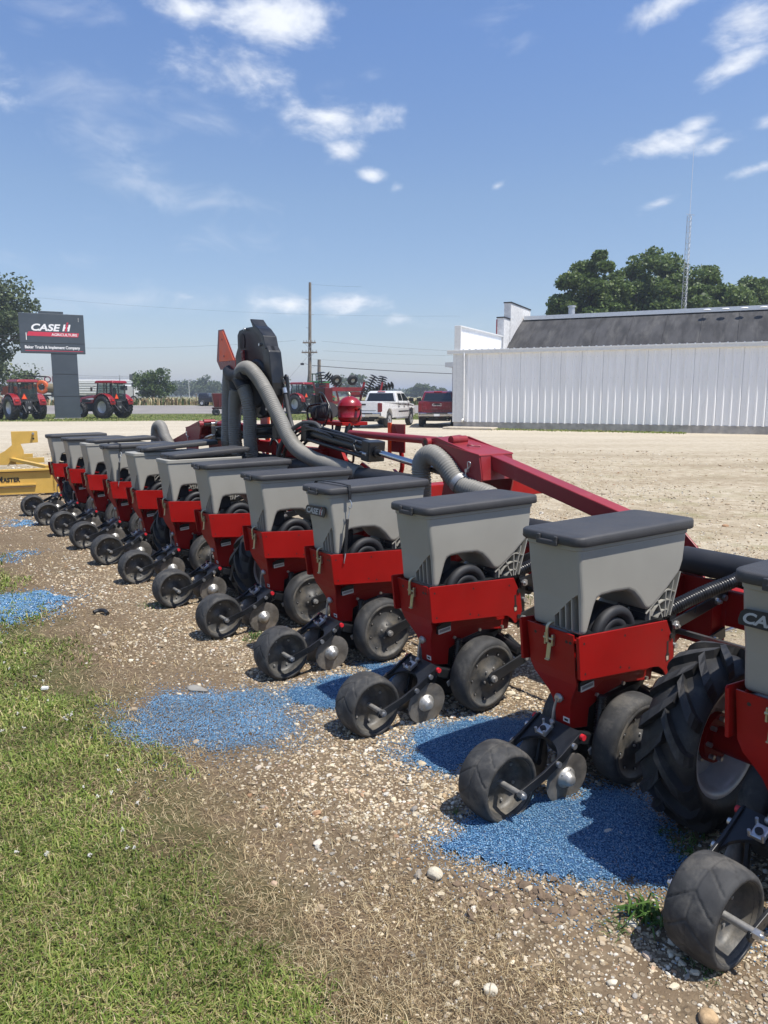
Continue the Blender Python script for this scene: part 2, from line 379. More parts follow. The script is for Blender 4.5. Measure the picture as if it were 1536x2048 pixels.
    field = mixc(nt, noise(nt, P, .05, 6, .6), (.30, .25, .13), (.17, .19, .075))
    c = mixc(nt, maprange(nt, ry, 79, 82), c, field)
    nt.links.new(c, b.inputs['Base Color']); b.inputs['Roughness'].default_value = .92; b.inputs['Specular IOR Level'].default_value = .2
    hsum = math_n(nt, 'ADD', math_n(nt, 'MULTIPLY', pebmask, .45), math_n(nt, 'ADD', math_n(nt, 'MULTIPLY', nf, .6), math_n(nt, 'MULTIPLY', nvf, .35)))
    bn = N(nt, 'ShaderNodeBump', Strength=.9, Distance=.012); nt.links.new(hsum, bn.inputs['Height']); nt.links.new(bn.outputs[0], b.inputs['Normal'])
    return m
ground = fast_mesh('ground', np.stack([GX, GY, GZ], -1).reshape(-1, 3), GF, [ground_material()], smooth=True)
tag(ground, kind='structure')
# highway behind the verge
rx = np.linspace(-400, 400, 81); ryv = np.linspace(67, 78, 12)
RX, RY = np.meshgrid(rx, ryv); RYY = RY + .05 * RX
RZ = hgt(RX, RYY) + .03
jj = np.arange(RX.size).reshape(RX.shape); RF = np.stack([jj[:-1, :-1], jj[:-1, 1:], jj[1:, 1:], jj[1:, :-1]], -1).reshape(-1, 4)
ROADM = mat('weathered_asphalt', (.235, .215, .20), .9, var=.12, scale=.3, bump=.2, bscale=40)
road = tag(fast_mesh('road', np.stack([RX, RYY, RZ], -1).reshape(-1, 3), RF, [ROADM], smooth=True), kind='structure')
LINEM = mat('white_road_paint', (.62, .61, .58), .8)
mb = MB()
for off in (67.5, 77.4):
    V = []
    for x in rx:
        for o in (off, off + .15): yy = o + .05 * x; V.append((x, yy, gz(x, yy) + .036))
    mb.add(V, [(2 * i, 2 * i + 2, 2 * i + 3, 2 * i + 1) for i in range(len(rx) - 1)], LINEM)
tag(mb.build('road_marking'), kind='structure')

# ------------------------------------------------------------------ lettering as mesh
def text_into(mb, body, size, M, m, shear=0., off=0., sx=1., ext=.002, align='LEFT', spacing=1.):
    cu = bpy.data.curves.new('t', 'FONT'); cu.body = body; cu.size = size; cu.extrude = ext; cu.shear = shear; cu.offset = off; cu.align_x = align
    cu.resolution_u = 4; cu.space_character = spacing
    o = bpy.data.objects.new('t', cu); me = o.to_mesh()
    V = [M @ Vector((v.co.x * sx, v.co.y, v.co.z)) for v in me.vertices]; F = [list(p.vertices) for p in me.polygons]
    mb.add(V, F, m); w = (min(v.co.x for v in me.vertices) * sx, max(v.co.x for v in me.vertices) * sx) if len(me.vertices) else (0, 0)
    o.to_mesh_clear(); bpy.data.objects.remove(o); bpy.data.curves.remove(cu)
    return w
def frame(o, xdir, zdir, out=None):
    """matrix with local x along xdir, local y along zdir, local z = outwards"""
    x = Vector(xdir).normalized(); y = Vector(zdir).normalized(); z = x.cross(y)
    M = Matrix((x, y, z)).transposed().to_4x4(); M.translation = Vector(o); return M
def plate_into(mb, pts, M, d, m):
    n = len(pts); V = [M @ Vector((p[0], p[1], 0)) for p in pts] + [M @ Vector((p[0], p[1], d)) for p in pts]
    mb.add(V, [list(range(n, 2 * n))] + [(i, (i + 1) % n, n + (i + 1) % n, n + i) for i in range(n)], m)
def logo_into(mb, M, h, cm, im, sh=.22):
    """the two-part maker's mark: bold slanted word and the two-stem emblem, cap height h"""
    w = text_into(mb, 'CASE', h * 1.38, M, cm, shear=sh, off=.045 * h, sx=1.22, ext=.003 * h)
    x0 = w[1] + .22 * h
    def st(a, b, c, d): return [(a + b * sh, b), (c + b * sh, b), (c + d * sh, d), (a + d * sh, d)]
    plate_into(mb, st(x0, 0, x0 + .26 * h, h), M, .004 * h, cm)
    plate_into(mb, st(x0 + .70 * h, 0, x0 + .96 * h, h), M, .004 * h, cm)
    plate_into(mb, st(x0 + .26 * h, .38 * h, x0 + .34 * h, .62 * h), M, .004 * h, cm)
    plate_into(mb, st(x0 + .62 * h, .38 * h, x0 + .70 * h, .62 * h), M, .004 * h, cm)
    plate_into(mb, st(x0 + .36 * h, -.06 * h, x0 + .60 * h, 1.02 * h), M, .008 * h, im)
    plate_into(mb, st(x0 + .36 * h, 1.10 * h, x0 + .60 * h, 1.30 * h), M, .008 * h, im)
    return x0 + 1.2 * h

# ------------------------------------------------------------------ planter
planter = empty('row_crop_planter', PO, PT, label='long red twelve row planter with grey seed hoppers parked on gravel', cat='planter')

def boolean_cut(base, cutter, m):
    """cut one closed mesh with another, give back vertices and faces"""
    a = base.build('tmp_a'); b = cutter.build('tmp_b')
    md = a.modifiers.new('b', 'BOOLEAN'); md.operation = 'DIFFERENCE'; md.solver = 'EXACT'; md.object = b
    dg = bpy.context.evaluated_depsgraph_get(); dg.update(); me = bpy.data.meshes.new_from_object(a.evaluated_get(dg))
    out = MB(); out.add([v.co[:] for v in me.vertices], [list(p.vertices) for p in me.polygons], m)
    for o in (a, b):
        d = o.data; bpy.data.objects.remove(o); bpy.data.meshes.remove(d)
    bpy.data.meshes.remove(me); return out
def hopper_mesh():
    mb = MB()
    def tp(q):
        x, y, z = q; k = (z - .71) / .39
        return (x, math.copysign(.132 + .008 * max(0, k), y), z)
    prof = [(.335, 1.085), (.347, .985), (.368, .86), (.380, .716), (.418, .716), (.456, .835), (.468, .858), (.49, .866), (.57, .869), (.665, .863), (.705, .846), (.745, .812), (.785, .768), (.806, .752), (.845, .757), (.94, .818), (1.035, .893), (1.056, .945), (1.066, 1.085)]
    base = MB(); base.prism(prof, -.1, .1, HOP, 'y', .030, tp, seg=4)
    cut = MB(); ys = [.012, -.020, -.051, -.083, -.122]; tops = [.785, .818, .85, .88]
    for i in range(4):
        y0, y1 = ys[i] - .003, ys[i + 1] + .003
        cut.prism([(y0, .727), (y1, .727), (y1, tops[i] + .012), (y0, tops[i] - .012)], .30, .418, HOP, 'x')
    mb = boolean_cut(base, cut, HOP)
    # rim under the lid
    rp = []
    for cx, cy, a0 in ((1.042, .110, 0), (.362, .110, 90), (.362, -.110, 180), (1.042, -.110, 270)):
        for k in range(5): a = R(a0 + 22.5 * k); rp.append((cx + .036 * math.cos(a), cy + .036 * math.sin(a)))
    mb.prism(rp, 1.072, 1.106, HOP, 'z', .004, seg=1)
    # ribbed bracket under the sloping front
    def rib(a, b, y0, y1, t=.006):
        a, b = Vector((a[0], 0, a[1])), Vector((b[0], 0, b[1])); d = (b - a).normalized(); n = Vector((-d.z, 0, d.x)) * t / 2
        mb.prism([((a - n).x, (a - n).z), ((b - n).x, (b - n).z), ((b + n).x, (b + n).z), ((a + n).x, (a + n).z)], y0, y1, HOP, 'y')
    c = (.945, .668)
    for y0, y1 in ((-.130, -.03), (.03, .130)):
        rib((1.045, .895), (.985, .70), y0, y1, .007)
        for e in ((.998, .862), (.945, .822), (.888, .785)): rib(e, (c[0] + (e[0] - c[0]) * .25, .70), y0, y1)
        rib((.835, .757), (.835, .70), y0, y1, .008)
        for rad in (.065, .11, .155):
            pr = None
            for k in range(9):
                a = R(64 + 88 * k / 8); p = (c[0] + rad * math.cos(a), max(.70, c[1] + rad * math.sin(a)))
                lim = .762 + (p[0] - .845) * .68
                if p[1] > lim: p = (p[0], lim)
                if pr: rib(pr, p, y0, y1, .005)
                pr = p
    mb.box((.815, -.085, .735), (.016, .08, .08), BLKP)
    return mb
def lid_mesh():
    mb = MB()
    x0, x1, yh, r = .306, 1.104, .166, .05
    def ring(z, ins, dz=0.):
        P = []
        for cx, cy, a0 in ((x1 - r, yh - r, 0), (x0 + r, yh - r, 90), (x0 + r, -yh + r, 180), (x1 - r, -yh + r, 270)):
            for k in range(6):
                a = R(a0 + 18 * k); rr = r - ins * .6
                px, py = cx + rr * math.cos(a), cy + rr * math.sin(a)
                px = px - math.copysign(ins * .4, px - .7); py = py - math.copysign(ins * .4, py)
                zz = z - (dz * max(0, 1 - (px - x0) / .2)) - dz * .4 * max(0, 1 - (x1 - px) / .12)
                P.append((px, py, zz))
        return P
    rings = [ring(1.094, .004), ring(1.100, 0), ring(1.131, .001, .006), ring(1.140, .006, .010), ring(1.144, .020, .014), ring(1.146, .05, .014)]
    n = len(rings[0]); V = [p for q in rings for p in q]
    F = [(j * n + i, j * n + (i + 1) % n, (j + 1) * n + (i + 1) % n, (j + 1) * n + i) for j in range(len(rings) - 1) for i in range(n)]
    mb.add(V, F, LID, True); mb.add(rings[-1], [list(range(n))], LID, True); mb.add(rings[0], [list(range(n))[::-1]], LID)
    for y in (-.045, .045): mb.box((.303, y, 1.108), (.012, .018, .034), LID, bev=.004)
    mb.box((.303, 0, 1.096), (.014, .11, .022), LID, bev=.005)
    return mb
def body_mesh():
    mb = MB()
    st = [(.352, .722, .140), (.366, .63, .138), (.374, .545, .134), (.386, .50, .118), (.402, .46, .088), (.418, .42, .062), (.430, .38, .047), (.440, .33, .041), (.446, .27, .041)]
    V = []
    for x, z, h in st: V += [(x, -min(h, .112), z), (x, h, z), (x + .008, h, z), (x + .008, -min(h, .112), z)]
    F = []
    for i in range(len(st) - 1):
        for k in range(4): F.append((i * 4 + k, i * 4 + (k + 1) % 4, i * 4 + 4 + (k + 1) % 4, i * 4 + 4 + k))
    F += [(3, 2, 1, 0), tuple(len(V) - 4 + k for k in range(4))]
    mb.add(V, F, RED)
    mb.prism([(.45, .72), (.375, .72), (.40, .545), (.47, .53)], .116, .122, RED, 'y')
    mb.prism([(.62, .70), (.374, .70), (.395, .56), (.62, .53)], -.104, -.100, INK, 'y')  # black sheet behind the side gap, standing in for the shade inside
    mb.prism([(.446, .27), (.555, .25), (.562, .335), (.655, .372), (.80, .395), (1.00, .362), (1.04, .62), (.9, .66), (.45, .62), (.425, .48), (.436, .38)], -.042, .042, RED, 'y', .005)
    mb.prism([(.56, .42), (.62, .45), (.95, .43), (.98, .60), (.5, .60), (.47, .47)], -.062, .062, RED, 'y', .006)
    # deck under the hopper and the front bracket
    mb.box((.66, 0, .70), (.52, .27, .012), BLK)
    mb.box((.40, 0, .695), (.08, .26, .012), RED)
    for s in (-1, 1):
        mb.box((1.022, s * .118, .545), (.05, .01, .31), BLK, bev=.003)
        for z in (.44, .55, .655): mb.cyl((1.03, s * .118, z), (1.03, s * .142, z), .0135, ZINC, seg=8)
        for x, z in ((.56, .575), (.70, .55), (.88, .54), (.58, .40), (.76, .41), (.93, .395)): mb.cyl((x, s * .06, z), (x, s * .07, z), .009, ZINC, seg=8)
    mb.box((1.035, 0, .54), (.012, .23, .30), BLK, bev=.003)
    for y in (-.075, -.095, .095): mb.cyl((.360, y, .685), (.3565, y, .685), .007, INK, seg=10)
    # serial plates, warning sticker
    for s in (-1, 1):
        mb.prism([(.452, .445), (.545, .455), (.548, .500), (.49, .50), (.455, .485)], s * .0645, s * .074, BLK, 'y', .002)
        mb.box((.501, s * .0755, .459), (.082, .004, .026), WHITE, Euler((0, R(-5), 0)))
        for k in range(11): mb.box((.468 + k * .0065, s * .0778, .458 + k * .0006), (.0028, .0015, .013), INK)
    mb.box((.4415, -.020, .305), (.002, .034, .022), WHITE, Euler((0, R(-6), 0)))
    mb.box((.4405, -.020, .305), (.002, .020, .010), INK, Euler((0, R(-6), 0)))
    # crank handle of the depth setting
    mb.cyl((.424, .0, .405), (.402, .0, .405), .017, CAST, seg=14); mb.cyl((.408, .0, .405), (.398, .0, .405), .021, CAST, r1=.014, seg=14)
    mb.tube([(.400, .0, .405), (.398, .012, .36), (.402, .022, .305)], .006, CAST, 8); mb.lathe([(0, -.013), (.009, -.009), (.013, 0), (.009, .009), (0, .013)], (.400, .023, .293), CAST, 12)
    # down-pressure springs and dark opener frame
    for s in (-1, 1):
        mb.tube([(.585, s * .075, .235), (.60, s * .075, .395)], .019, BLK, 12, .004, .012)
        mb.cyl((.575, s * .075, .20), (.585, s * .075, .24), .012, ZINC, seg=8)
    mb.prism([(.56, .335), (.60, .15), (.70, .06), (.80, .10), (.97, .37)], -.03, .03, BLK, 'y')
    mb.box((.52, 0, .215), (.12, .16, .05), BLK, Euler((0, R(20), 0)), bev=.005)
    for s in (-1, 1):
        mb.box((.545, s * .088, .175), (.07, .008, .03), CAST, Euler((0, R(-25), 0)), bev=.003); mb.cyl((.57, s * .085, .185), (.57, s * .10, .185), .012, ZINC, seg=8)
    return mb
def panel_mesh(s):
    mb = MB()
    P = [(.326, .728), (.334, .735), (.915, .697), (.928, .672), (.968, .600), (.985, .505), (.962, .452), (.930, .438), (.905, .470), (.872, .492), (.84, .498), (.356, .545), (.346, .550)]
    mb.prism(P, s * .156, s * .163, RED, 'y', .0015, seg=1)
    mb.prism([(.326, .728), (.346, .55), (.351, .55), (.331, .728)], s * .149, s * .157, RED, 'y')
    for x, z in ((.36, .70), (.375, .57), (.62, .685), (.66, .535), (.88, .66), (.60, .55)):
        mb.cyl((x, s * .1625, z), (x, s * .1638, z), .0055, INK, seg=10)
    # lightening slot with bare edge near the front
    mb.prism([(.921, .60), (.934, .60), (.938, .545), (.946, .535), (.944, .508), (.925, .505), (.917, .53), (.925, .55)], s * .1625, s * .1640, INK, 'y')
    mb.prism([(.922, .530), (.938, .530), (.940, .512), (.926, .51)], s * .1638, s * .1646, mat('bare_metal_edge', (.55, .43, .33), .4), 'y')  # tan bare-metal patch inside the slot
    for x, z in ((.95, .62), (.955, .475)): mb.cyl((x, s * .160, z), (x, s * .170, z), .012, BLK, seg=10)
    return mb
def meter_mesh():
    mb = MB(); c = (.625, 0, .66)
    mb.lathe([(0, -.105), (.055, -.105), (.06, -.112), (.085, -.112), (.088, -.098), (.115, -.094), (.128, -.085), (.135, -.06), (.135, .03), (.11, .06), (0, .06)], c, BLKP, 40)
    pts = [(.625 + .115 * math.cos(R(a)), -.098, .66 + .115 * math.sin(R(a))) for a in range(20, 205, 15)]
    mb.tube(pts, .026, BLKP, 10)
    mb.cyl((.84, -.09, .745), (.84, .02, .745), .024, BLKP, seg=14); mb.cyl((.84, -.092, .745), (.84, -.088, .745), .014, INK, seg=12)
    mb.box((.52, 0, .80), (.1, .09, .1), BLKP, bev=.01)
    mb.tube([(.72, -.05, .705), (.84, -.06, .735), (.92, -.06, .76)], .006, BLK, 6)
    return mb
def latch_mesh():
    mb = MB()
    mb.tube([(.366, .008, .748), (.346, .012, .742), (.338, .014, .72), (.343, .014, .665)], .0075, GOLD, 8)
    mb.box((.350, .012, .622), (.005, .022, .075), GOLD, Euler((0, R(6), 0)), bev=.002)
    mb.box((.345, .012, .588), (.014, .024, .006), GOLD, bev=.002)
    mb.box((.350, -.010, .675), (.016, .010, .05), GOLD, bev=.003); mb.box((.350, .030, .675), (.016, .008, .05), GOLD, bev=.003)
    mb.cyl((.346, -.016, .68), (.346, .036, .68), .006, GOLD, seg=8)
    return mb
def press_wheel_mesh():
    mb = MB()
    def fn(t, r, h):
        if r > .139 and abs(h) < .076:
            ph = (t * 11 / (2 * math.pi) - abs(h) * 9.5) % 1
            if ph < .085: return r - .0036
            if abs(h) < .0022: return r - .003
        return r
    half = [(.118, -.060), (.124, -.076), (.128, -.080), (.134, -.082), (.140, -.080), (.147, -.072), (.1515, -.058), (.154, -.042), (.1555, -.026), (.156, -.012), (.156, 0.)]
    fine = []
    for (r0, h0), (r1, h1) in zip(half, half[1:]):
        m_ = max(1, int(abs(h1 - h0) / .0035))
        fine += [(r0 + (r1 - r0) * q / m_, h0 + (h1 - h0) * q / m_) for q in range(m_)]
    half = fine + [half[-1]]
    tyre = half + [(r, -h) for r, h in half[-2::-1]]
    mb.lathe(tyre, (0, 0, 0), RUB, 220, fn=fn)
    for s in (-1, 1):
        mb.lathe([(.1275, s * .0805), (.119, s * .066), (.116, s * .030), (.108, s * .006), (.045, s * .004), (.040, s * .012), (0, s * .012)], (0, 0, 0), DISC, 48)
        for k in range(6):
            a = 2 * math.pi * k / 6 + .3; x, z = .085 * math.cos(a), .085 * math.sin(a); mb.cyl((x, s * .004, z), (x, s * .011, z), .0065, CAST, seg=8)
        mb.cyl((0, s * .01, 0), (0, s * .13, 0), .0125, CAST, seg=14)
        mb.cyl((0, s * .126, 0), (0, s * .146, 0), .0165, ZINC, seg=6, smooth=False); mb.cyl((0, s * .14, 0), (0, s * .156, 0), .008, ZINC, seg=8)
    return mb
def press_arm_mesh(s):
    mb = MB()
    P = [(.036, .125), (.048, .107), (.072, .107), (.20, .146), (.315, .195), (.40, .250), (.434, .270), (.430, .292), (.408, .292), (.30, .229), (.19, .181), (.06, .145), (.042, .141)]
    mb.prism(P, s * .113, s * .125, BLK, 'y', .002)
    for x, z in ((.275, .197), (.365, .250)): mb.cyl((x, s * .124, z), (x, s * .137, z), .0125, ZINC, seg=10)
    for x, z in ((.12, .135), (.17, .152)): mb.cyl((x, s * .1245, z), (x, s * .126, z), .005, INK, seg=8)
    mb.cyl((.415, s * .122, .276), (.415, s * .140, .276), .013, REDDOT, seg=12)
    return mb
def cross_mesh():
    mb = MB()
    V = []
    xs = np.linspace(-.112, .112, 17)
    for y in xs:
        k = 1 - (y / .112) ** 2; xr = .27 + .075 * max(0, k) ** .6
        for x, z in ((xr, .196 + (xr - .27) * .60), (.425, .290), (.425, .278), (xr, .184 + (xr - .27) * .60)): V.append((x, y, z))
    F = [(i * 4 + k, i * 4 + (k + 1) % 4, i * 4 + 4 + (k + 1) % 4, i * 4 + 4 + k) for i in range(16) for k in range(4)] + [(0, 1, 2, 3), (67, 66, 65, 64)]
    mb.add(V, F, BLK)
    mb.box((.352, .022, .268), (.055, .046, .02), ZINC, Euler((0, R(-30), 0)), bev=.004)
    mb.cyl((.345, .022, .274), (.341, .022, .282), .013, INK, seg=14)
    for y in (.0, .046):
        for x in (.33, .376): mb.cyl((x, y, .255 + (x - .33) * .55), (x - .006, y, .278 + (x - .33) * .55), .006, ZINC, seg=8)
    return mb
def closing_disc_mesh(s):
    mb = MB()
    mb.lathe([(0, s * -.004), (.06, s * -.002), (.1115, s * .010), (.113, s * .012), (.1115, s * .0125), (.06, s * .004), (.046, s * .004)], (0, 0, 0), STEELD, 48)
    mb.lathe([(.046, s * .004), (.045, s * .012), (.034, s * .016), (.028, s * .032), (.022, s * .042), (.012, s * .046), (0, s * .046)], (0, 0, 0), CAST, 28)
    for k in range(5):
        a = 2 * math.pi * k / 5; mb.cyl((.039 * math.cos(a), s * .01, .039 * math.sin(a)), (.039 * math.cos(a), s * .016, .039 * math.sin(a)), .004, ZINC, seg=6)
    mb.cyl((0, -s * .004, 0), (0, -s * .03, 0), .016, BLK, seg=12)
    mb.bar((0, -s * .022, 0), (.06, -s * .012, .15), .012, .03, BLK)
    return mb
def gauge_wheel_mesh(s):
    mb = MB()
    prof = [(.150, -.050), (.160, -.054), (.170, -.056), (.182, -.054), (.193, -.046), (.199, -.032), (.2015, -.012), (.2015, .02), (.198, .042), (.190, .056), (.172, .058), (.12, .05)]
    mb.lathe([(r, -s * h) for r, h in prof], (0, 0, 0), RUB, 72)
    mb.lathe([(r, s * -h) for r, h in [(.171, -.0558), (.163, -.0605), (.155, -.058), (.148, -.046), (.120, -.040), (.095, -.043), (.06, -.044), (.056, -.054), (.036, -.056), (.033, -.066), (0, -.066)]], (0, 0, 0), DISC, 56)
    for k in range(9):
        a = 2 * math.pi * k / 9 + .2; x, z = .125 * math.cos(a), .125 * math.sin(a)
        mb.cyl((x, s * .040, z), (x, s * .0445, z), .0085, INK, seg=10); mb.cyl((x + .001, s * .043, z + .001), (x + .001, s * .047, z + .001), .0048, ZINC, seg=8)
    for k in range(5):
        a = 2 * math.pi * k / 5; x, z = .047 * math.cos(a), .047 * math.sin(a); mb.cyl((x, s * .054, z), (x, s * .061, z), .006, CAST, seg=8)
    return mb
def gauge_arm_mesh(s):
    mb = MB(); y0, y1 = s * .212, s * .226
    mb.prism([(.685, .205), (.69, .165), (.72, .158), (.80, .185), (.955, .225), (.975, .25), (.965, .28), (.93, .28), (.80, .245), (.71, .225)], y0, y1, BLK, 'y', .004)
    mb.cyl((.715, s * .20, .19), (.715, s * .24, .19), .019, CAST, seg=14); mb.cyl((.715, s * .24, .19), (.715, s * .248, .19), .012, ZINC, seg=6)
    mb.bar((.95, s * .218, .255), (.945, s * .07, .33), .045, .05, BLK); mb.cyl((.93, s * .21, .295), (.93, s * .04, .33), .028, BLK, seg=14)
    mb.cyl((.955, s * .225, .255), (.955, s * .238, .255), .013, ZINC, seg=8)
    return mb
def link_mesh(s, z0, z1, x0=1.015, x1=1.43):
    mb = MB(); y0, y1 = s * .124, s * .136
    a, b = Vector((x0, 0, z0)), Vector((x1, 0, z1)); d = (b - a).normalized(); n = Vector((-d.z, 0, d.x)) * .027
    a -= d * .02; b += d * .02
    mb.prism([((a - n).x, (a - n).z), ((b - n).x, (b - n).z), ((b + n).x, (b + n).z), ((a + n).x, (a + n).z)], y0, y1, BLK, 'y', .003)
    for p in (Vector((x0, 0, z0)), Vector((x1 - .08, 0, z1 - .015))):
        mb.cyl((p.x, s * .136, p.z), (p.x, s * .150, p.z), .0175, ZINC, seg=6, smooth=False); mb.cyl((p.x, s * .15, p.z), (p.x, s * .162, p.z), .009, ZINC, seg=8)
    return mb
def mount_mesh():
    mb = MB()
    for s in (-1, 1):
        mb.prism([(1.365, .75), (1.452, .775), (1.452, .45), (1.395, .42), (1.365, .47)], s * .098, s * .110, RED, 'y', .003)
        mb.cyl((1.41, s * .11, .715), (1.41, s * .15, .715), .016, ZINC, seg=8)
    mb.box((1.448, 0, .61), (.012, .26, .34), RED, bev=.003)
    for z in (.785, .52): mb.tube([(1.44, -.10, z), (1.53, -.10, z), (1.62, -.10, z)], .009, ZINC, 8)
    return mb

unit = body_mesh().build('row_unit', planter, (0, 0, 0))
tag(unit, label=None)
def sub(name, mb, loc=None, rot=None, parent=None): return mb.build(name, parent or unit, loc, rot)
sub('hopper', hopper_mesh()); lid0 = sub('lid', lid_mesh())
for s in (-1, 1): sub('side_panel', panel_mesh(s))
sub('seed_meter', meter_mesh()); sub('latch', latch_mesh())
sub('press_wheel', press_wheel_mesh(), (.06, 0, .137))
for s in (-1, 1): sub('press_arm', press_arm_mesh(s))
sub('cross_plate', cross_mesh())
for s in (-1, 1): sub('closing_disc', closing_disc_mesh(s), (.365, s * .088, .098), (R(-s * 5), 0, R(s * 5)))
for s in (-1, 1):
    sub('gauge_wheel', gauge_wheel_mesh(s), (.715, s * .143, .195), (R(s * 3), 0, R(-s * 2)))
    sub('gauge_arm', gauge_arm_mesh(s))
mbd = MB()
for s in (-1, 1): mbd.lathe([(0, s * .012), (.10, s * .012), (.185, s * .004), (.187, s * .002), (.185, s * .001), (.1, s * .008)], (.80, 0, .175), STEELD, 40)
sub('opener_disc', mbd)
for s in (-1, 1): sub('parallel_link', link_mesh(s, .650, .722)); sub('parallel_link', link_mesh(s, .448, .53))
sub('mounting_bracket', mount_mesh())
mbh = MB(); mbh.tube([(.93, -.085, .675), (1.04, -.10, .715), (1.20, -.155, .775), (1.32, -.205, .815), (1.40, -.235, .845)], .031, HOSEB, 14, .0035, .013)
mbh.tube([(1.16, -.128, .742), (1.18, -.135, .715), (1.17, -.137, .68)], .003, INK, 6)
sub('vacuum_hose', mbh)

units = [unit]
for k in range(1, 12): units.append(copy_tree(unit, planter))
jit = [(0, 0), (0, 0), (0, 0), (0, .001), (0, .002), (.004, .002), (0, .0), (0, .002), (.01, .004), (.0, .002), (0, .001), (0, 0)]
for k, u in enumerate(units):
    u.location = (jit[k][0], ROW * k, jit[k][1]); u.rotation_euler = (0, R(random.uniform(-.35, .35)), R(random.uniform(-.4, .4)))
    for c in u.children:
        if c.name.startswith('press_wheel') or c.name.startswith('gauge_wheel'):
            e = c.rotation_euler.copy(); e.y = random.uniform(0, 6.28); c.rotation_euler = e
        if c.name.startswith('lid') and k in (6, 7, 9):
            dx, tl = {6: (.075, -2.6), 7: (.13, -3.4), 9: (.10, -1.5)}[k]
            # slid forwards and resting on the hopper rim
            c.location = (dx, 0, .004); c.rotation_euler = (0, R(tl), R({6: 3, 7: -2, 9: 2}[k]))
            c.location.z += 1.1 * (1 - math.cos(R(tl))) + .37 * math.sin(R(tl)) * -1 * -1 + (0.37 * abs(math.sin(R(tl))) if tl < 0 else 0)
            c.location.x += -1.1 * math.sin(R(tl))
            c['label'] = 'lid slid forward off the hopper rim'
# maker's mark on the hopper backs of two rows
for k in (0, 3):
    mb = MB(); h = .040; W = .215
    M = frame((.330, .128, .958), (0, -1, 0), (.10, 0, 1))
    plate_into(mb, [(-.006, -.006), (W, -.006), (W + .008, .01), (W + .014, h + .006), (W - .004, h + .018), (W - .05, h + .014), (.01, h + .008), (-.004, h - .004), (-.010, .008)], M, .003, INK)
    M2 = M @ Matrix.Translation((.002, .004, .0035)); GREYL = mat('grey_decal_letters', (.42, .43, .42), .5); REDL = mat('red_decal_letters', (.33, .06, .05), .5)
    logo_into(mb, M2, h * .88, GREYL, REDL, .2)
    mb.build('logo_decal', units[k])

# --- frame, tubes, transport wheels
mb = MB()
mb.box((1.53, 5.126, .65), (.155, 12.0, .175), RED, bev=.012)
for y in np.arange(-.4, 10.9, .932): mb.box((1.53, y - .06, .745), (.10, .12, .014), RED, bev=.003)
for k in range(11):
    y = ROW * (k + .55)
    mb.prism([(1.42, .735), (1.62, .735), (1.60, .80), (1.50, .90), (1.47, .90), (1.46, .80)], y - .19, y - .178, REDF, 'y', .003)
    mb.box((1.50, y + .05, .755), (.05, .09, .03), BLK, bev=.006)
mb.build('toolbar', planter)
mb = MB()
mb.box((1.16, 5.126, .578), (.022, 11.2, .022), mat('bare_shaft_steel', (.36, .36, .36), .3, .9, dust=.2, dustcol=(.3, .27, .22)))
for k in range(12): mb.cyl((1.16, k * ROW - .05, .578), (1.16, k * ROW + .05, .578), .035, BLK, seg=14)
mb.build('drive_shaft', planter)
for y0, y1, z in ((-.75, 2.45, .858), (3.24, 7.05, 1.03), (7.75, 10.9, .858)):
    mb = MB(); mb.cyl((1.45, y0, z), (1.45, y1, z), .064, BLACKTUBE, seg=28)
    for y in np.arange(y0 + .06, y1 - .5, 1.1): mb.cyl((1.45, y, z), (1.45, y + .62, z), .067, BLACKTUBE, seg=28)
    if z < 1:
        for y in np.arange(y0 + .5, y1, .932): mb.tube([(1.40, y, z - .05), (1.37, y - .05, z - .02), (1.36, y - .02, z + .03)], .004, WHITE, 6)
    mb.build('vacuum_tube', planter)

def ag_tyre(mb, Rr, w, rim, m, lugs=20, lugh=.032, seg=56, flip=1):
    hw = w / 2
    prof = [(rim, -hw * .66), (rim + .02, -hw * .80), (rim + (Rr - rim) * .45, -hw), (Rr - .075, -hw * .96), (Rr - lugh * 1.35, -hw * .82), (Rr - lugh * 1.2, -hw * .4), (Rr - lugh * 1.15, 0)]
    mb.lathe(prof + [(r, -h) for r, h in prof[-2::-1]], (0, 0, 0), m, seg)
    for s in (-1, 1):
        for k in range(lugs):
            a0 = 2 * math.pi * (k + (.5 if s > 0 else 0)) / lugs
            V = []; n = 6; wa = .38 * 2 * math.pi / lugs
            for i in range(n):
                t = (0, .3, .6, .82, .93, 1.)[i]; y = s * (-.010 + t * (hw * .99 + .006)); a = a0 + flip * (t ** .85) * 1.0 * 2 * math.pi / lugs
                rt = (Rr, Rr, Rr - .001, Rr - .004, Rr - lugh * .55, Rr - lugh * 1.3)[i]; rb = Rr - lugh * (1.6, 1.6, 1.6, 1.8, 2.3, 2.8)[i]; wt_ = wa * (.9, .9, .92, .95, .95, .9)[i]
                for aa, rr in ((a - wa / 2, rb), (a - wt_ / 2 * .86, rt), (a + wt_ / 2 * .86, rt), (a + wa / 2, rb)): V.append((rr * math.cos(aa), y, rr * math.sin(aa)))
            F = [(i * 4 + q, i * 4 + (q + 1) % 4, i * 4 + 4 + (q + 1) % 4, i * 4 + 4 + q) for i in range(n - 1) for q in range(4)] + [(0, 1, 2, 3), (n * 4 - 1, n * 4 - 2, n * 4 - 3, n * 4 - 4)]
            mb.add(V, F, m)
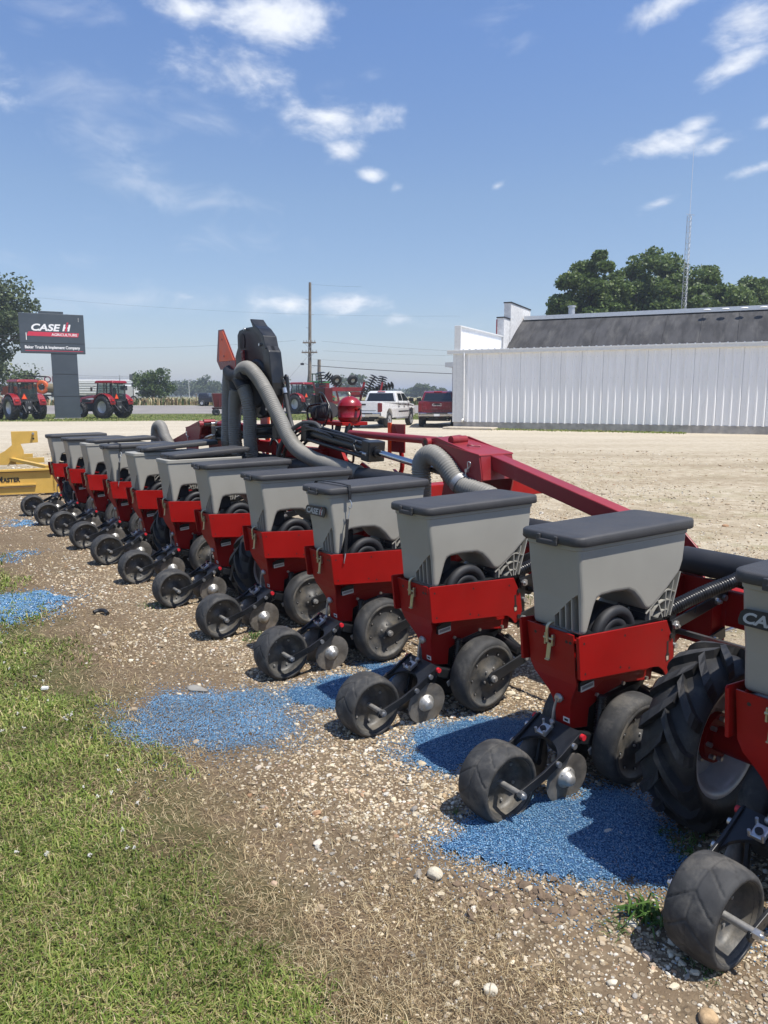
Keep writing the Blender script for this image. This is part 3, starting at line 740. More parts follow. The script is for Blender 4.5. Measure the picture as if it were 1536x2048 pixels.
def rim_into(mb, rim, w, m, dish=.0, seg=40, bolts=8):
    hw = w / 2
    for s in (-1, 1):
        mb.lathe([(rim + .012, s * hw * .70), (rim - .004, s * hw * .70), (rim - .02, s * hw * .55), (rim * .9, s * hw * .40), (rim * .86, s * hw * .2), (rim * .80, s * .02 + dish)], (0, 0, 0), m, seg)
    mb.lathe([(rim * .82, dish - .02), (rim * .5, dish - .03), (rim * .42, dish - .035), (0, dish - .035)], (0, 0, 0), m, seg)
    mb.lathe([(rim * .82, dish + .02), (rim * .5, dish - .0), (0, dish - .0)], (0, 0, 0), m, seg)
    for k in range(bolts):
        a = 2 * math.pi * k / bolts; x, z = rim * .45 * math.cos(a), rim * .45 * math.sin(a); mb.cyl((x, dish - .06, z), (x, dish - .03, z), .013, ZINC, seg=6)
mb = MB(); ag_tyre(mb, .365, .225, .222, RUBT, 15, .030); rim_into(mb, .222, .225, RIMG, .05)
tw = mb.build('transport_wheel', planter, (.73, .425, .345), (0, .7, 0))
mb = MB()
AX, AZ = .73, .345
mb.cyl((AX, .43, AZ), (AX, .19, AZ), .05, RED, seg=20); mb.cyl((AX, .415, AZ), (AX, .39, AZ), .10, RED, seg=24); mb.cyl((AX, .215, AZ), (AX, .18, AZ), .075, RED, seg=24)
for k in range(8):
    a = 2 * math.pi * k / 8; mb.cyl((AX + .082 * math.cos(a), .39, AZ + .082 * math.sin(a)), (AX + .082 * math.cos(a), .37, AZ + .082 * math.sin(a)), .010, ZINC, seg=6)
mb.bar((AX - .02, .205, AZ), (1.46, .205, .60), .04, .10, RED, bev=.006); mb.box((1.46, .205, .64), (.06, .2, .3), RED, bev=.005)
mb.cyl((AX, .18, AZ), (AX, .155, AZ), .02, ZINC, seg=8)
ax = mb.build('axle_arm', planter)
for k in (4, 6, 10):
    for o in (tw, ax):
        c = o.copy(); COL.objects.link(c); c.location = o.location + Vector((0, k * ROW, 0)); 
        if o is tw: c.rotation_euler = (0, .7 + k, 0)

def hinge(yc, s, name='wing_hinge'):
    """fold hinge housing; s=+1: the wing runs towards -y"""
    mb = MB(); Y = lambda d: yc + s * d
    P = [(Y(.30), 1.37), (Y(.20), 1.385), (Y(-.24), 1.285), (Y(-.27), 1.13), (Y(-.24), 1.0), (Y(.0), .74), (Y(.20), .74), (Y(.12), 1.06), (Y(.24), 1.30)]
    mb.prism(P, 1.44, 1.456, REDF, 'x', .003); mb.prism(P, 1.735, 1.751, REDF, 'x', .003)
    mb.poly([(1.436, Y(.31), 1.372), (1.436, Y(-.245), 1.292), (1.755, Y(-.245), 1.292), (1.755, Y(.31), 1.392), (1.436, Y(.31), 1.360), (1.436, Y(-.25), 1.280), (1.755, Y(-.25), 1.280), (1.755, Y(.31), 1.380)],
            [(0, 1, 2, 3), (7, 6, 5, 4), (0, 4, 5, 1), (1, 5, 6, 2), (2, 6, 7, 3), (3, 7, 4, 0)], REDF, .004)
    mb.poly([(1.45, Y(-.245), 1.285), (1.74, Y(-.245), 1.285), (1.74, Y(-.275), 1.12), (1.45, Y(-.275), 1.12), (1.45, Y(-.235), 1.285), (1.74, Y(-.235), 1.285), (1.74, Y(-.265), 1.12), (1.45, Y(-.265), 1.12)],
            [(0, 1, 2, 3), (7, 6, 5, 4), (0, 4, 5, 1), (1, 5, 6, 2), (2, 6, 7, 3), (3, 7, 4, 0)], REDF)
    for x0, x1 in ((1.40, 1.45), (1.745, 1.79)): mb.cyl((x0, Y(.285), 1.345), (x1, Y(.285), 1.345), .036, REDF, seg=20)
    mb.cyl((1.40, Y(.285), 1.345), (1.79, Y(.285), 1.345), .022, BLK, seg=14)
    mb.cyl((1.52, Y(.14), 1.366), (1.66, Y(.14), 1.366), .03, REDF, seg=18)
    # lynch pin with its wire clip
    mb.cyl((1.436, Y(-.14), 1.178), (1.415, Y(-.14), 1.178), .013, ZINC, seg=12)
    mb.tube([(1.42, Y(-.14), 1.18), (1.418, Y(-.175), 1.205), (1.418, Y(-.18), 1.235), (1.418, Y(-.155), 1.235), (1.418, Y(-.155), 1.20), (1.418, Y(-.135), 1.15), (1.418, Y(-.15), 1.13)], .004, ZINC, 6)
    mb.tube([(1.60, Y(.04), 1.345), (1.56, Y(-.01), 1.338), (1.63, Y(-.05), 1.328)], .005, DRED, 6)
    return mb.build(name, planter)
hinge(2.80, 1); hinge(7.62, -1)
for yc, s in ((2.80, 1), (7.62, -1)):
    mb = MB(); Y = lambda d: yc + s * d
    mb.bar((1.60, Y(-.20), 1.245), (1.60, Y(-1.62), .905), .115, .095, REDF, bev=.006)
    mb.prism([(Y(-1.45), .74), (Y(-1.85), .74), (Y(-1.80), .80), (Y(-1.62), .96), (Y(-1.48), .99)], 1.53, 1.545, REDF, 'x', .003); mb.prism([(Y(-1.45), .74), (Y(-1.85), .74), (Y(-1.80), .80), (Y(-1.62), .96), (Y(-1.48), .99)], 1.655, 1.67, REDF, 'x', .003)
    mb.build('brace_beam', planter)
    # fold cylinder: barrel from the centre tower, chromed rod to the hinge
    mb = MB()
    a = Vector((1.5, 5.126 - s * .25, 1.345)); b = Vector((1.5, 5.126 - s * 1.245, 1.235)); c = Vector((1.5, Y(.16), 1.128))
    if s < 0: a, b, c = Vector((1.5, 5.45, 1.34)), Vector((1.5, 6.95, 1.25)), Vector((1.5, Y(.12), 1.16))
    mb.cyl(a, b, .052, BLK, seg=22); d = (b - a).normalized()
    for oy, oz in ((-.06, .05), (-.06, -.055), (.06, .05), (.06, -.055)): mb.cyl(a + Vector((oy, 0, oz)), b + Vector((oy, 0, oz)), .017, BLK, seg=10)
    for p, t in ((a, .05), (b, .055)): mb.bar(p - d * t, p + d * t, .165, .165, BLK, bev=.008)
    mb.cyl(b + d * .05, b + d * .085, .045, BLK, seg=18)
    mb.tube([b + Vector((-.09, 0, -.02)) - d * .02, b + Vector((-.10, 0, -.02)) - d * .10, b + Vector((-.10, 0, .03)) - d * .14, b + Vector((-.08, 0, .07)) - d * .2, a + Vector((-.08, 0, .06))], .010, BLK, 8)
    mb.cyl(b + Vector((-.085, 0, -.02)) - d * .06, b + Vector((-.085, 0, -.02)) + d * .03, .013, ZINC, seg=8)
    cy = mb.build('fold_cylinder', planter)
    mb = MB(); mb.cyl(b + d * .06, c, .026, CHROME, seg=20); mb.cyl(c - d * .02, c + d * .05, .045, REDF, seg=14); mb.build('piston_rod', cy)
    mb = MB(); p = Vector((1.60, Y(.285), 1.345)); q = Vector((1.80, 5.126 - s * .45, 1.335))
    mb.cyl(q, p + (q - p) * .06, .032, REDF, seg=16); mb.cyl(p + (q - p) * .06, p + (q - p) * .035, .036, GOLD, seg=16); mb.cyl(p, p + (q - p) * .05, .018, ZINC, seg=12); mb.cyl(p + Vector((-.05, 0, 0)), p + Vector((.05, 0, 0)), .03, ZINC, seg=14)
    mb.build('fold_link', planter)

for q, (x, z, r, m) in enumerate(((1.475, .765, .012, BLK), (1.50, .772, .009, BLKP), (1.59, .765, .010, BLK))):
    P = []
    for k in range(49):
        y = -.7 + k * .25; P.append((x + .012 * math.sin(k * 1.7 + q), y, z + .012 * math.sin(k * 2.3 + q * 2) + (.03 if k % 4 == q else 0)))
    mb = MB(); mb.tube(P, r, m, 6, step=.06); mb.build('wiring_harness', planter)
for k in range(11):
    y = ROW * k + .3; mb = MB(); mb.tube([(1.48, y, .77), (1.36, y + .05, .80), (1.22, y - .16, .74), (1.08, y - .24, .66)], .008, BLKP, 6, step=.04); mb.build('sensor_cable', planter)
# centre tower: carrier, wheels' linkage and plates seen between the hoses
mb = MB()
mb.box((1.55, 5.126, .95), (.12, .9, .5), RED, bev=.01); mb.box((1.95, 5.126, .70), (.9, .2, .22), RED, bev=.01); mb.box((3.4, 5.126, .62), (3.0, .22, .22), RED, bev=.01)
mb.prism([(4.85, .75), (4.62, .75), (4.45, .95), (4.40, 1.12), (4.52, 1.24), (4.80, 1.28), (4.95, 1.1)], 1.56, 1.60, RED, 'x', .006)
mb.prism([(4.42, .75), (4.10, .75), (4.22, 1.06), (4.33, 1.10), (4.40, 1.05)], 1.57, 1.59, mat('bright_red_paint', (.52, .03, .022), .36, dust=.1), 'x', .004); mb.prism([(4.42, .75), (4.10, .75), (4.22, 1.06), (4.33, 1.10), (4.40, 1.05)], 1.69, 1.71, REDF, 'x', .004)
mb.cyl((1.56, 4.67, 1.03), (1.50, 4.67, 1.03), .05, RED, seg=18)
mb.box((1.62, 5.55, 1.06), (.10, .30, .30), RED, bev=.01); mb.box((1.55, 5.40, 1.14), (.12, .16, .10), mat('rusty_valve_block', (.16, .075, .04), .6, dust=.3), bev=.01)
mb.box((1.50, 5.36, 1.0), (.09, .10, .12), mat('blue_valve_body', (.03, .06, .13), .5), bev=.01)
mb.box((1.58, 5.70, 1.2), (.10, .09, 1.0), RED, bev=.006); mb.box((1.62, 6.1, 1.15), (.10, .7, .12), RED, bev=.006)
mb.build('centre_tower', planter)

# vacuum fan with cocked outlet cover
mb = MB()
FP = [(6.24, 2.30), (6.19, 2.345), (6.04, 2.362), (5.84, 2.362), (5.66, 2.30), (5.50, 2.14), (5.46, 2.10), (5.405, 1.80), (5.41, 1.68), (5.48, 1.54), (5.60, 1.47), (5.80, 1.45), (5.98, 1.50), (6.20, 1.66), (6.33, 1.84), (6.355, 2.0), (6.28, 2.12), (6.24, 2.17)]
mb.prism(FP, 1.42, 1.475, BLK, 'x', .010)
FB = [(5.66, 2.30), (5.50, 2.14), (5.46, 2.10), (5.40, 1.80), (5.41, 1.68), (5.48, 1.54), (5.60, 1.47), (5.72, 1.50), (5.60, 1.66), (5.58, 2.0), (5.62, 2.2)]
mb.prism(FB, 1.385, 1.52, BLK, 'x', .010)
mb.lathe([(0, -.012), (.20, -.012), (.215, -.02), (.235, -.012), (.24, 0)], (1.415, 5.80, 1.80), BLKP, 40, axis='x')
mb.prism([(6.16, 2.16), (6.06, 2.16), (6.05, 2.25), (6.07, 2.29), (6.11, 2.31), (6.15, 2.29), (6.17, 2.25)], 1.414, 1.422, INK, 'x')
mb.prism([(6.11, 2.14), (6.065, 2.14), (6.045, 1.88), (6.09, 1.88)], 1.40, 1.418, DRED, 'x'); mb.cyl((1.40, 6.09, 2.12), (1.39, 6.09, 2.12), .01, ZINC, seg=8)
for y, z in ((6.02, 2.345), (5.63, 2.17), (5.58, 1.80), (6.31, 1.97), (5.51, 1.55), (5.545, 1.81)): mb.cyl((1.41, y, z), (1.365 if y < 5.7 else 1.395, y, z), .014, ZINC, seg=8)
fan = mb.build('vacuum_fan', planter)
mb = MB(); mb.prism([(5.82, 2.43), (5.835, 2.425), (5.77, 2.335), (5.60, 2.225), (5.52, 2.12), (5.505, 2.125), (5.55, 2.25), (5.66, 2.33), (5.73, 2.36)], 1.375, 1.52, BLK, 'x', .006); mb.build('outlet_cover', fan)
# manifold on the back of the fan and the corrugated hoses
mb = MB()
mb.cyl((1.40, 5.98, 1.86), (1.25, 5.98, 1.84), .085, BLKP, seg=18); mb.tube([(1.27, 6.14, 1.93), (1.26, 6.0, 1.87), (1.27, 5.74, 1.90)], .066, BLKP, 14); mb.tube([(1.27, 6.03, 1.86), (1.28, 6.02, 1.78), (1.28, 6.02, 1.73)], .068, BLKP, 14); mb.tube([(1.27, 5.93, 1.86), (1.27, 5.85, 1.80), (1.28, 5.82, 1.75)], .068, BLKP, 14)
mb.build('hose_manifold', planter)
hz = [[(1.27, 5.88, 1.86), (1.26, 5.80, 1.93), (1.27, 5.68, 1.945), (1.29, 5.55, 1.87), (1.31, 5.40, 1.73), (1.33, 5.17, 1.47), (1.34, 4.93, 1.235), (1.38, 4.65, 1.125), (1.42, 4.25, 1.07), (1.45, 4.0, 1.04)],
      [(1.28, 5.99, 1.76), (1.30, 6.07, 1.64), (1.32, 6.14, 1.48), (1.33, 6.17, 1.28), (1.36, 6.19, 1.10), (1.44, 6.2, .99)],
      [(1.28, 5.82, 1.76), (1.29, 5.765, 1.64), (1.31, 5.76, 1.48), (1.33, 5.81, 1.28), (1.36, 5.84, 1.10), (1.44, 5.85, .99)],
      [(1.27, 6.06, 1.87), (1.28, 6.13, 1.91), (1.29, 6.19, 1.84), (1.30, 6.24, 1.68), (1.31, 6.28, 1.5), (1.33, 6.36, 1.22), (1.40, 6.5, 1.06)],
      [(1.46, 3.19, .90), (1.44, 3.165, 1.04), (1.42, 3.145, 1.19), (1.41, 3.03, 1.265), (1.41, 2.88, 1.21), (1.415, 2.72, 1.085), (1.43, 2.56, 1.045), (1.44, 2.42, 1.01), (1.45, 2.36, .92)],
      [(1.47, 7.1, .98), (1.42, 7.5, 1.2), (1.42, 8.4, 1.0), (1.42, 8.62, 1.12), (1.42, 8.74, 1.27), (1.42, 8.86, 1.24), (1.43, 8.98, 1.1), (1.45, 9.1, .95)]]
hz[5] = [(1.45, 8.45, 1.02), (1.42, 8.56, 1.14), (1.42, 8.70, 1.275), (1.42, 8.86, 1.26), (1.43, 8.95, 1.12), (1.45, 9.0, .95)]
for i, P in enumerate(hz):
    mb = MB(); mb.tube(P, .066 if i < 4 else .068, HOSE, 20, .0045, .021)
    if i == 4: mb.cyl((1.4135, 2.735, 1.10), (1.4165, 2.70, 1.077), .0755, CAST, seg=24)
    mb.build('corrugated_hose', planter)
# slow vehicle emblem: truncated triangle on an upright behind the fan
mb = MB()
T = [(6.355, 2.352), (6.225, 2.352), (5.955, 2.035), (5.965, 1.945), (6.33, 1.945), (6.42, 2.04)]
Ti = [(6.325, 2.325), (6.255, 2.325), (6.02, 2.04), (6.34, 2.04)]
mb.prism(T, 1.262, 1.268, DRED, 'x'); mb.prism([(6.312, 2.335), (6.232, 2.335), (5.975, 2.03), (6.345, 2.03)], 1.256, 1.2615, ORANGE, 'x')
for y, z in ((6.255, 2.25), (6.215, 2.08), (6.18, 1.97)): mb.cyl((1.262, y, z), (1.252, y, z), .009, ZINC if z < 2 else DRED, seg=8)
mb.bar((1.28, 6.18, 1.98), (1.30, 6.16, 1.40), .05, .012, BLK, up=(1, 0, 0)); mb.bar((1.28, 6.16, 1.45), (1.60, 6.1, 1.16), .05, .05, RED)
mb.build('slow_vehicle_sign', planter)
# air tank, compressor and their shelf in front of the toolbar
mb = MB(); TX, TY = 2.1, 5.145
mb.lathe([(r * .63, z) for r, z in [(0, 1.675), (.05, 1.672), (.11, 1.655), (.160, 1.628), (.186, 1.598), (.192, 1.584), (.196, 1.58), (.188, 1.574), (.188, 1.472), (.196, 1.468), (.188, 1.462), (.178, 1.44), (.13, 1.412), (.06, 1.398), (0, 1.396)]], (TX, TY, 0), mat('glossy_red_tank', (.24, .006, .012), .3, coat=.25, var=.05), 40, axis='z')
mb.tube([(TX, TY, 1.675), (TX, TY + .01, 1.70), (TX, TY + .03, 1.705)], .014, GOLD, 8); mb.cyl((TX, TY - .10, 1.54), (TX, TY - .15, 1.545), .016, RED, seg=10)
mb.tube([(TX, TY - .14, 1.545), (TX, TY - .19, 1.55), (TX, TY - .19, 1.50), (TX, TY - .15, 1.44)], .008, INK, 8)
mb.build('air_tank', planter)
mb = MB(); mb.box((2.1, 5.45, 1.405), (.30, .80, .035), RED, bev=.004); mb.box((2.1, 5.74, 1.43), (.22, .16, .03), RED, bev=.004)
for y, x in ((5.2, 2.0), (5.5, 2.2), (5.28, 2.2), (5.09, 2.05)): mb.bar((x, y, 1.40), (x - .12, y + .06, .75), .05, .05, BLK)
mb.box((2.15, 5.72, 1.59), (.10, .20, .34), mat('maroon_paint', (.09, .008, .012), .4), bev=.006); mb.box((2.06, 5.75, 1.55), (.05, .09, .28), BLK, bev=.01)
mb.build('compressor_shelf', planter)
mb = MB(); mb.cyl((2.02, 5.50, 1.53), (2.02, 5.36, 1.53), .075, mat('dark_motor_grey', (.07, .07, .075), .5), seg=20); mb.cyl((2.02, 5.56, 1.50), (2.02, 5.64, 1.50), .085, BLKP, seg=20)
for k in range(5): mb.cyl((2.02, 5.38 + k * .028, 1.53), (2.02, 5.388 + k * .028, 1.53), .083, MATS['dark_motor_grey'], seg=20)
mb.build('compressor', planter)
for pts, r in (([(2.0, 5.50, 1.60), (1.98, 5.53, 1.70), (1.97, 5.42, 1.68), (1.98, 5.30, 1.52), (2.0, 5.34, 1.40)], .011), ([(1.95, 5.45, 1.60), (1.9, 5.62, 1.56), (1.9, 5.60, 1.42), (1.92, 5.45, 1.36)], .011), ([(1.98, 5.36, 1.62), (1.95, 5.30, 1.5), (1.95, 5.38, 1.38)], .009),
               ([(1.98, 5.28, 1.40), (1.94, 5.20, 1.30), (1.94, 5.08, 1.24), (1.96, 5.0, 1.32), (2.0, 4.99, 1.41)], .010), ([(1.95, 5.40, 1.40), (1.9, 5.36, 1.25), (1.88, 5.24, 1.20)], .010),
               ([(1.44, 5.42, .90), (1.36, 5.28, 1.08), (1.35, 5.10, 1.30), (1.42, 4.93, 1.42), (1.48, 4.78, 1.43), (1.5, 4.70, 1.38)], .021), ([(1.40, 5.25, 1.0), (1.38, 5.15, 1.2), (1.42, 5.0, 1.35), (1.5, 4.86, 1.40)], .013), ([(1.42, 5.30, 1.1), (1.42, 5.1, 1.26), (1.42, 4.80, 1.375), (1.40, 4.50, 1.36), (1.42, 4.36, 1.325)], .010),
               ([(1.50, 5.37, 1.75), (1.50, 5.33, 1.60), (1.5, 5.27, 1.45), (1.5, 5.17, 1.28), (1.52, 5.1, 1.16)], .022), ([(1.52, 5.42, 1.80), (1.52, 5.36, 1.86), (1.52, 5.34, 1.60), (1.52, 5.36, 1.30)], .018), ([(1.44, 5.36, 1.30), (1.46, 5.22, 1.24), (1.46, 5.05, 1.24), (1.5, 4.95, 1.32)], .014), ([(1.44, 5.33, 1.26), (1.46, 5.20, 1.20), (1.46, 5.02, 1.20), (1.5, 4.92, 1.28)], .014),
               ([(1.46, 5.46, 1.20), (1.42, 5.40, 1.10), (1.42, 5.32, 1.12), (1.44, 5.24, 1.02)], .012), ([(1.46, 5.56, 1.30), (1.40, 5.50, 1.20), (1.40, 5.42, 1.26), (1.44, 5.34, 1.16)], .010), ([(1.8, 4.80, 1.30), (1.76, 4.70, 1.12), (1.74, 4.55, 1.08), (1.72, 4.5, 1.2)], .011)):
    mb = MB(); mb.tube(pts, r, HOSEB if r < .02 else mat('dusty_rubber_hose', (.05, .05, .05), .6, dust=.2), 8, step=.02)
    if r > .015: mb.cyl(pts[0], Vector(pts[0]) + (Vector(pts[1]) - Vector(pts[0])).normalized() * .05, r * 1.35, ZINC, seg=8)
    mb.build('hydraulic_hose', planter)
# marker panels with reflectors, one on each wing
for y0, sgn in ((3.99, 1), (6.5, -1)):
    mb = MB(); mb.box((1.84, y0, 1.32), (.014, .185, .24), DRED, bev=.004); mb.box((1.832, y0 + .115 * sgn, 1.30), (.01, .045, .30), ORANGE)
    mb.tube([(1.85, y0 - .02, 1.24), (1.86, y0 - .03, 1.10), (1.85, y0 + .0, 1.0), (1.70, y0 + .04, .78)], .02, RED, 8)
    mb.bar((1.84, y0 + .06, 1.05), (1.84, y0 - .06, .98), .03, .006, DRED); mb.build('marker_panel', planter)
mb = MB(); mb.box((1.75, 1.55, .835), (.012, .42, .14), ORANGE, bev=.004); mb.box((1.757, 1.55, .835), (.006, .40, .12), DRED); mb.bar((1.76, 1.6, .80), (1.62, 1.6, .70), .03, .03, RED)
mb.lathe([(.03, -.008), (.045, -.008), (.045, .008), (.03, .008), (.03, -.008)], (1.60, 1.26, .87), CHROME, 20); mb.cyl((1.60, 1.26, .83), (1.60, 1.26, .74), .012, ZINC, seg=8); mb.build('marker_panel', planter)

# rubber straps over two lids
def strap(k):
    o = units[k].location; mb = MB(); x = .445
    P = [(x - .03, .185, 1.10), (x - .02, .168, 1.145), (x - .01, .10, 1.153), (x, -.10, 1.153), (x + .01, -.166, 1.146), (x + .012, -.172, 1.115), (x + .012, -.168, 1.06)]
    for a, b in zip(P, P[1:]): mb.bar(a, b, .020, .005, BLKP, up=(0, 0, 1) if abs(a[2] - b[2]) < .03 else (0, 1, 0))
    mb.tube([(x + .012, -.168, 1.06), (x + .02, -.178, 1.035), (x + .012, -.178, 1.01), (x + .002, -.172, 1.02)], .0035, ZINC, 6)
    mb.tube([(x + .004, -.172, 1.02), (x + .005, -.174, .985), (x - .004, -.176, .955), (x - .012, -.175, .92)], .003, ZINC, 6)
    Q = [(x - .010, -.176, .945), (x - .016, -.174, .86), (x - .024, -.172, .735)]
    for a, b in zip(Q, Q[1:]): mb.bar(a, b, .020, .005, BLKP, up=(0, 1, 0))
    mb.tube([Q[-1], (x - .03, -.176, .71), (x - .036, -.176, .685), (x - .03, -.169, .675)], .0035, ZINC, 6)
    ob = mb.build('rubber_strap', None, PO + EX * o.x + EY * o.y + Vector((0, 0, o.z)), (0, 0, PT)); return ob
tag(strap(3), 'black rubber tie strap over the fourth hopper lid, next to the hopper with a logo decal', 'strap', 'rubber straps holding hopper lids')['label'] = 'black rubber strap with a hook hanging down the hopper marked with the logo'
tag(strap(8), 'thin rubber strap tied over the lid of a small hopper towards the far end', 'strap', 'rubber straps holding hopper lids')

# ------------------------------------------------------------------ loose ground cover
def w2l(x, y):
    dx, dy = x - PO.x, y - PO.y; return dx * EX.x + dy * EX.y, dx * EY.x + dy * EY.y
def fbm(x, y, f, seed=0):
    r = np.random.default_rng(seed); s = np.zeros_like(np.asarray(x, float)); a = 1
    for o in range(4):
        for _ in range(5):
            t = r.uniform(0, 6.28); ff = f * 2 ** o * r.uniform(.7, 1.3); s += a * np.sin(ff * (x * math.cos(t) + y * math.sin(t)) + r.uniform(0, 6.28)) / 5 ** .5
        a *= .55
    return s / 1.3
def log_disc(n, r0, r1, a0, a1):
    r = r0 * (r1 / r0) ** RNG.random(n); a = RNG.uniform(a0, a1, n); return r * np.sin(a), r * np.cos(a), r
ICO = None
def ico(sub):
    bm = bmesh.new(); bmesh.ops.create_icosphere(bm, subdivisions=sub, radius=1); v = np.array([x.co[:] for x in bm.verts]); f = np.array([[q.index for q in x.verts] for x in bm.faces]); bm.free(); return v, f
def rotmats(n, flat=0.):
    yaw = RNG.uniform(0, 6.283, n); tilt = RNG.normal(0, 1, n) * (1 - flat) * .6; ax = RNG.uniform(0, 6.283, n)
    c, s = np.cos(yaw), np.sin(yaw); Z = np.zeros(n); O = np.ones(n)
    Rz = np.stack([c, -s, Z, s, c, Z, Z, Z, O], -1).reshape(n, 3, 3); ct, st = np.cos(tilt), np.sin(tilt)
    Rx = np.stack([O, Z, Z, Z, ct, -st, Z, st, ct], -1).reshape(n, 3, 3); return Rz @ Rx
def scatter(base_v, base_f, pos, scl, jitter=0., flat=0.):
    n = len(pos); V = np.repeat(base_v[None], n, 0)
    if jitter: V = V * (1 + RNG.normal(0, jitter, (n, V.shape[1], 1)))
    V = V * scl[:, None, :]; V = np.einsum('nij,nkj->nki', rotmats(n, flat), V) + pos[:, None, :]
    F = base_f[None] + (np.arange(n) * V.shape[1])[:, None, None]
    return V.reshape(-1, 3), F.reshape(-1, base_f.shape[1])
def island_mat(name, stops, rough=.6, trans=0., spec=.4, interp='LINEAR', fuzz=.12):
    m = bpy.data.materials.new(name); m.use_nodes = True; nt = m.node_tree; b = nt.nodes['Principled BSDF']
    g = nt.nodes.new('ShaderNodeNewGeometry'); c = ramp(nt, g.outputs['Random Per Island'], stops, interp)
    n = noise(nt, g.outputs['Position'], 2.2, 4, .6)
    c = mixc(nt, 1.0, c, mixc(nt, maprange(nt, n, .3, .7), (1 - fuzz,) * 3, (1 + fuzz,) * 3), 'MULTIPLY')
    nt.links.new(c, b.inputs['Base Color']); b.inputs['Roughness'].default_value = rough; b.inputs['Specular IOR Level'].default_value = spec
    if trans:
        t = nt.nodes.new('ShaderNodeBsdfTranslucent'); nt.links.new(c, t.inputs[0]); mx = nt.nodes.new('ShaderNodeMixShader'); mx.inputs[0].default_value = trans
        nt.links.new(b.outputs[0], mx.inputs[1]); nt.links.new(t.outputs[0], mx.inputs[2]); nt.links.new(mx.outputs[0], nt.nodes['Material Output'].inputs[0])
    MATS[name] = m; return m
def in_poly(x, y, P):
    c = np.zeros(len(x), bool); n = len(P)
    for i in range(n):
        (x1, y1), (x2, y2) = P[i], P[(i + 1) % n]
        with np.errstate(divide='ignore', invalid='ignore'):
            c ^= ((y1 > y) != (y2 > y)) & (x < (x2 - x1) * (y - y1) / (y2 - y1 + 1e-12) + x1)
    return c
def poly_dist(x, y, P):
    d = np.full(len(x), 9.); n = len(P)
    for i in range(n):
        a = np.array(P[i]); b = np.array(P[(i + 1) % n]); ab = b - a; t = np.clip(((x - a[0]) * ab[0] + (y - a[1]) * ab[1]) / (ab @ ab), 0, 1)
        d = np.minimum(d, np.hypot(x - a[0] - t * ab[0], y - a[1] - t * ab[1]))
    return np.where(in_poly(x, y, P), d, -d)

# gravel: tumbled stones in the sizes of bank gravel
STONE = island_mat('creek_gravel', [(0, (.21, .155, .10)), (.14, (.43, .34, .225)), (.3, (.57, .49, .35)), (.45, (.31, .23, .145)), (.55, (.63, .57, .44)), (.68, (.43, .31, .18)), (.8, (.27, .245, .21)), (.9, (.66, .62, .53)), (1, (.37, .21, .11))], .75, fuzz=.2, spec=.3)
n = 330000
x, y, r = log_disc(n, 1.15, 24, -.95, .95); lx, ly = w2l(x, y)
patch = fbm(x, y, 1.6, 3)
dens = np.clip((lx + .95) / .55, 0, 1) * np.where(patch > .05, 1, np.where(patch > -.4, .6, .28)) * np.where(lx < -.15, np.clip(.62 + .5 * fbm(x, y, 2.2, 5), .2, 1), 1) * np.clip(1.15 - .10 * np.maximum(lx - 3, 0), .25, 1)
keep = RNG.random(n) < dens; x, y, r = x[keep], y[keep], r[keep]; n = len(x)
size = np.clip(RNG.lognormal(math.log(.0040), .50, n), .0018, .022) * np.clip(.8 + r / 8, 1, 3.2)
bv, bf = ico(1); bv = np.asarray(bv)
v12, f20 = None, None
bm = bmesh.new(); bmesh.ops.create_icosphere(bm, subdivisions=1, radius=1); bm.free()
bm = bmesh.new(); bmesh.ops.create_cube(bm, size=1.25); bmesh.ops.bevel(bm, geom=bm.edges[:], offset=.33, segments=1, affect='EDGES'); bmesh.ops.triangulate(bm, faces=bm.faces[:])
bm.verts.index_update(); cv = np.array([q.co[:] for q in bm.verts]); cf = np.array([[q.index for q in f.verts] for f in bm.faces]); bm.free()
pos = np.stack([x, y, hgt(x, y) + size * .22], -1); scl = np.stack([size * RNG.uniform(.9, 1.5, n), size * RNG.uniform(.7, 1.1, n), size * RNG.uniform(.45, .8, n)], -1)
big = (size > .0085) | (r < 2.6)
V1, F1 = scatter(cv, cf, pos[big], scl[big], .12, .3)
ov = np.array([(1, 0, 0), (-1, 0, 0), (0, 1, 0), (0, -1, 0), (0, 0, 1), (0, 0, -1)], float); of = np.array([(0, 2, 4), (2, 1, 4), (1, 3, 4), (3, 0, 4), (2, 0, 5), (1, 2, 5), (3, 1, 5), (0, 3, 5)])
V2, F2 = scatter(ov, of, pos[~big], scl[~big] * 1.15, .15, .3)
tag(fast_mesh('gravel', np.concatenate([V1, V2]), np.concatenate([F1, F2 + len(V1)]), [STONE]), kind='stuff')
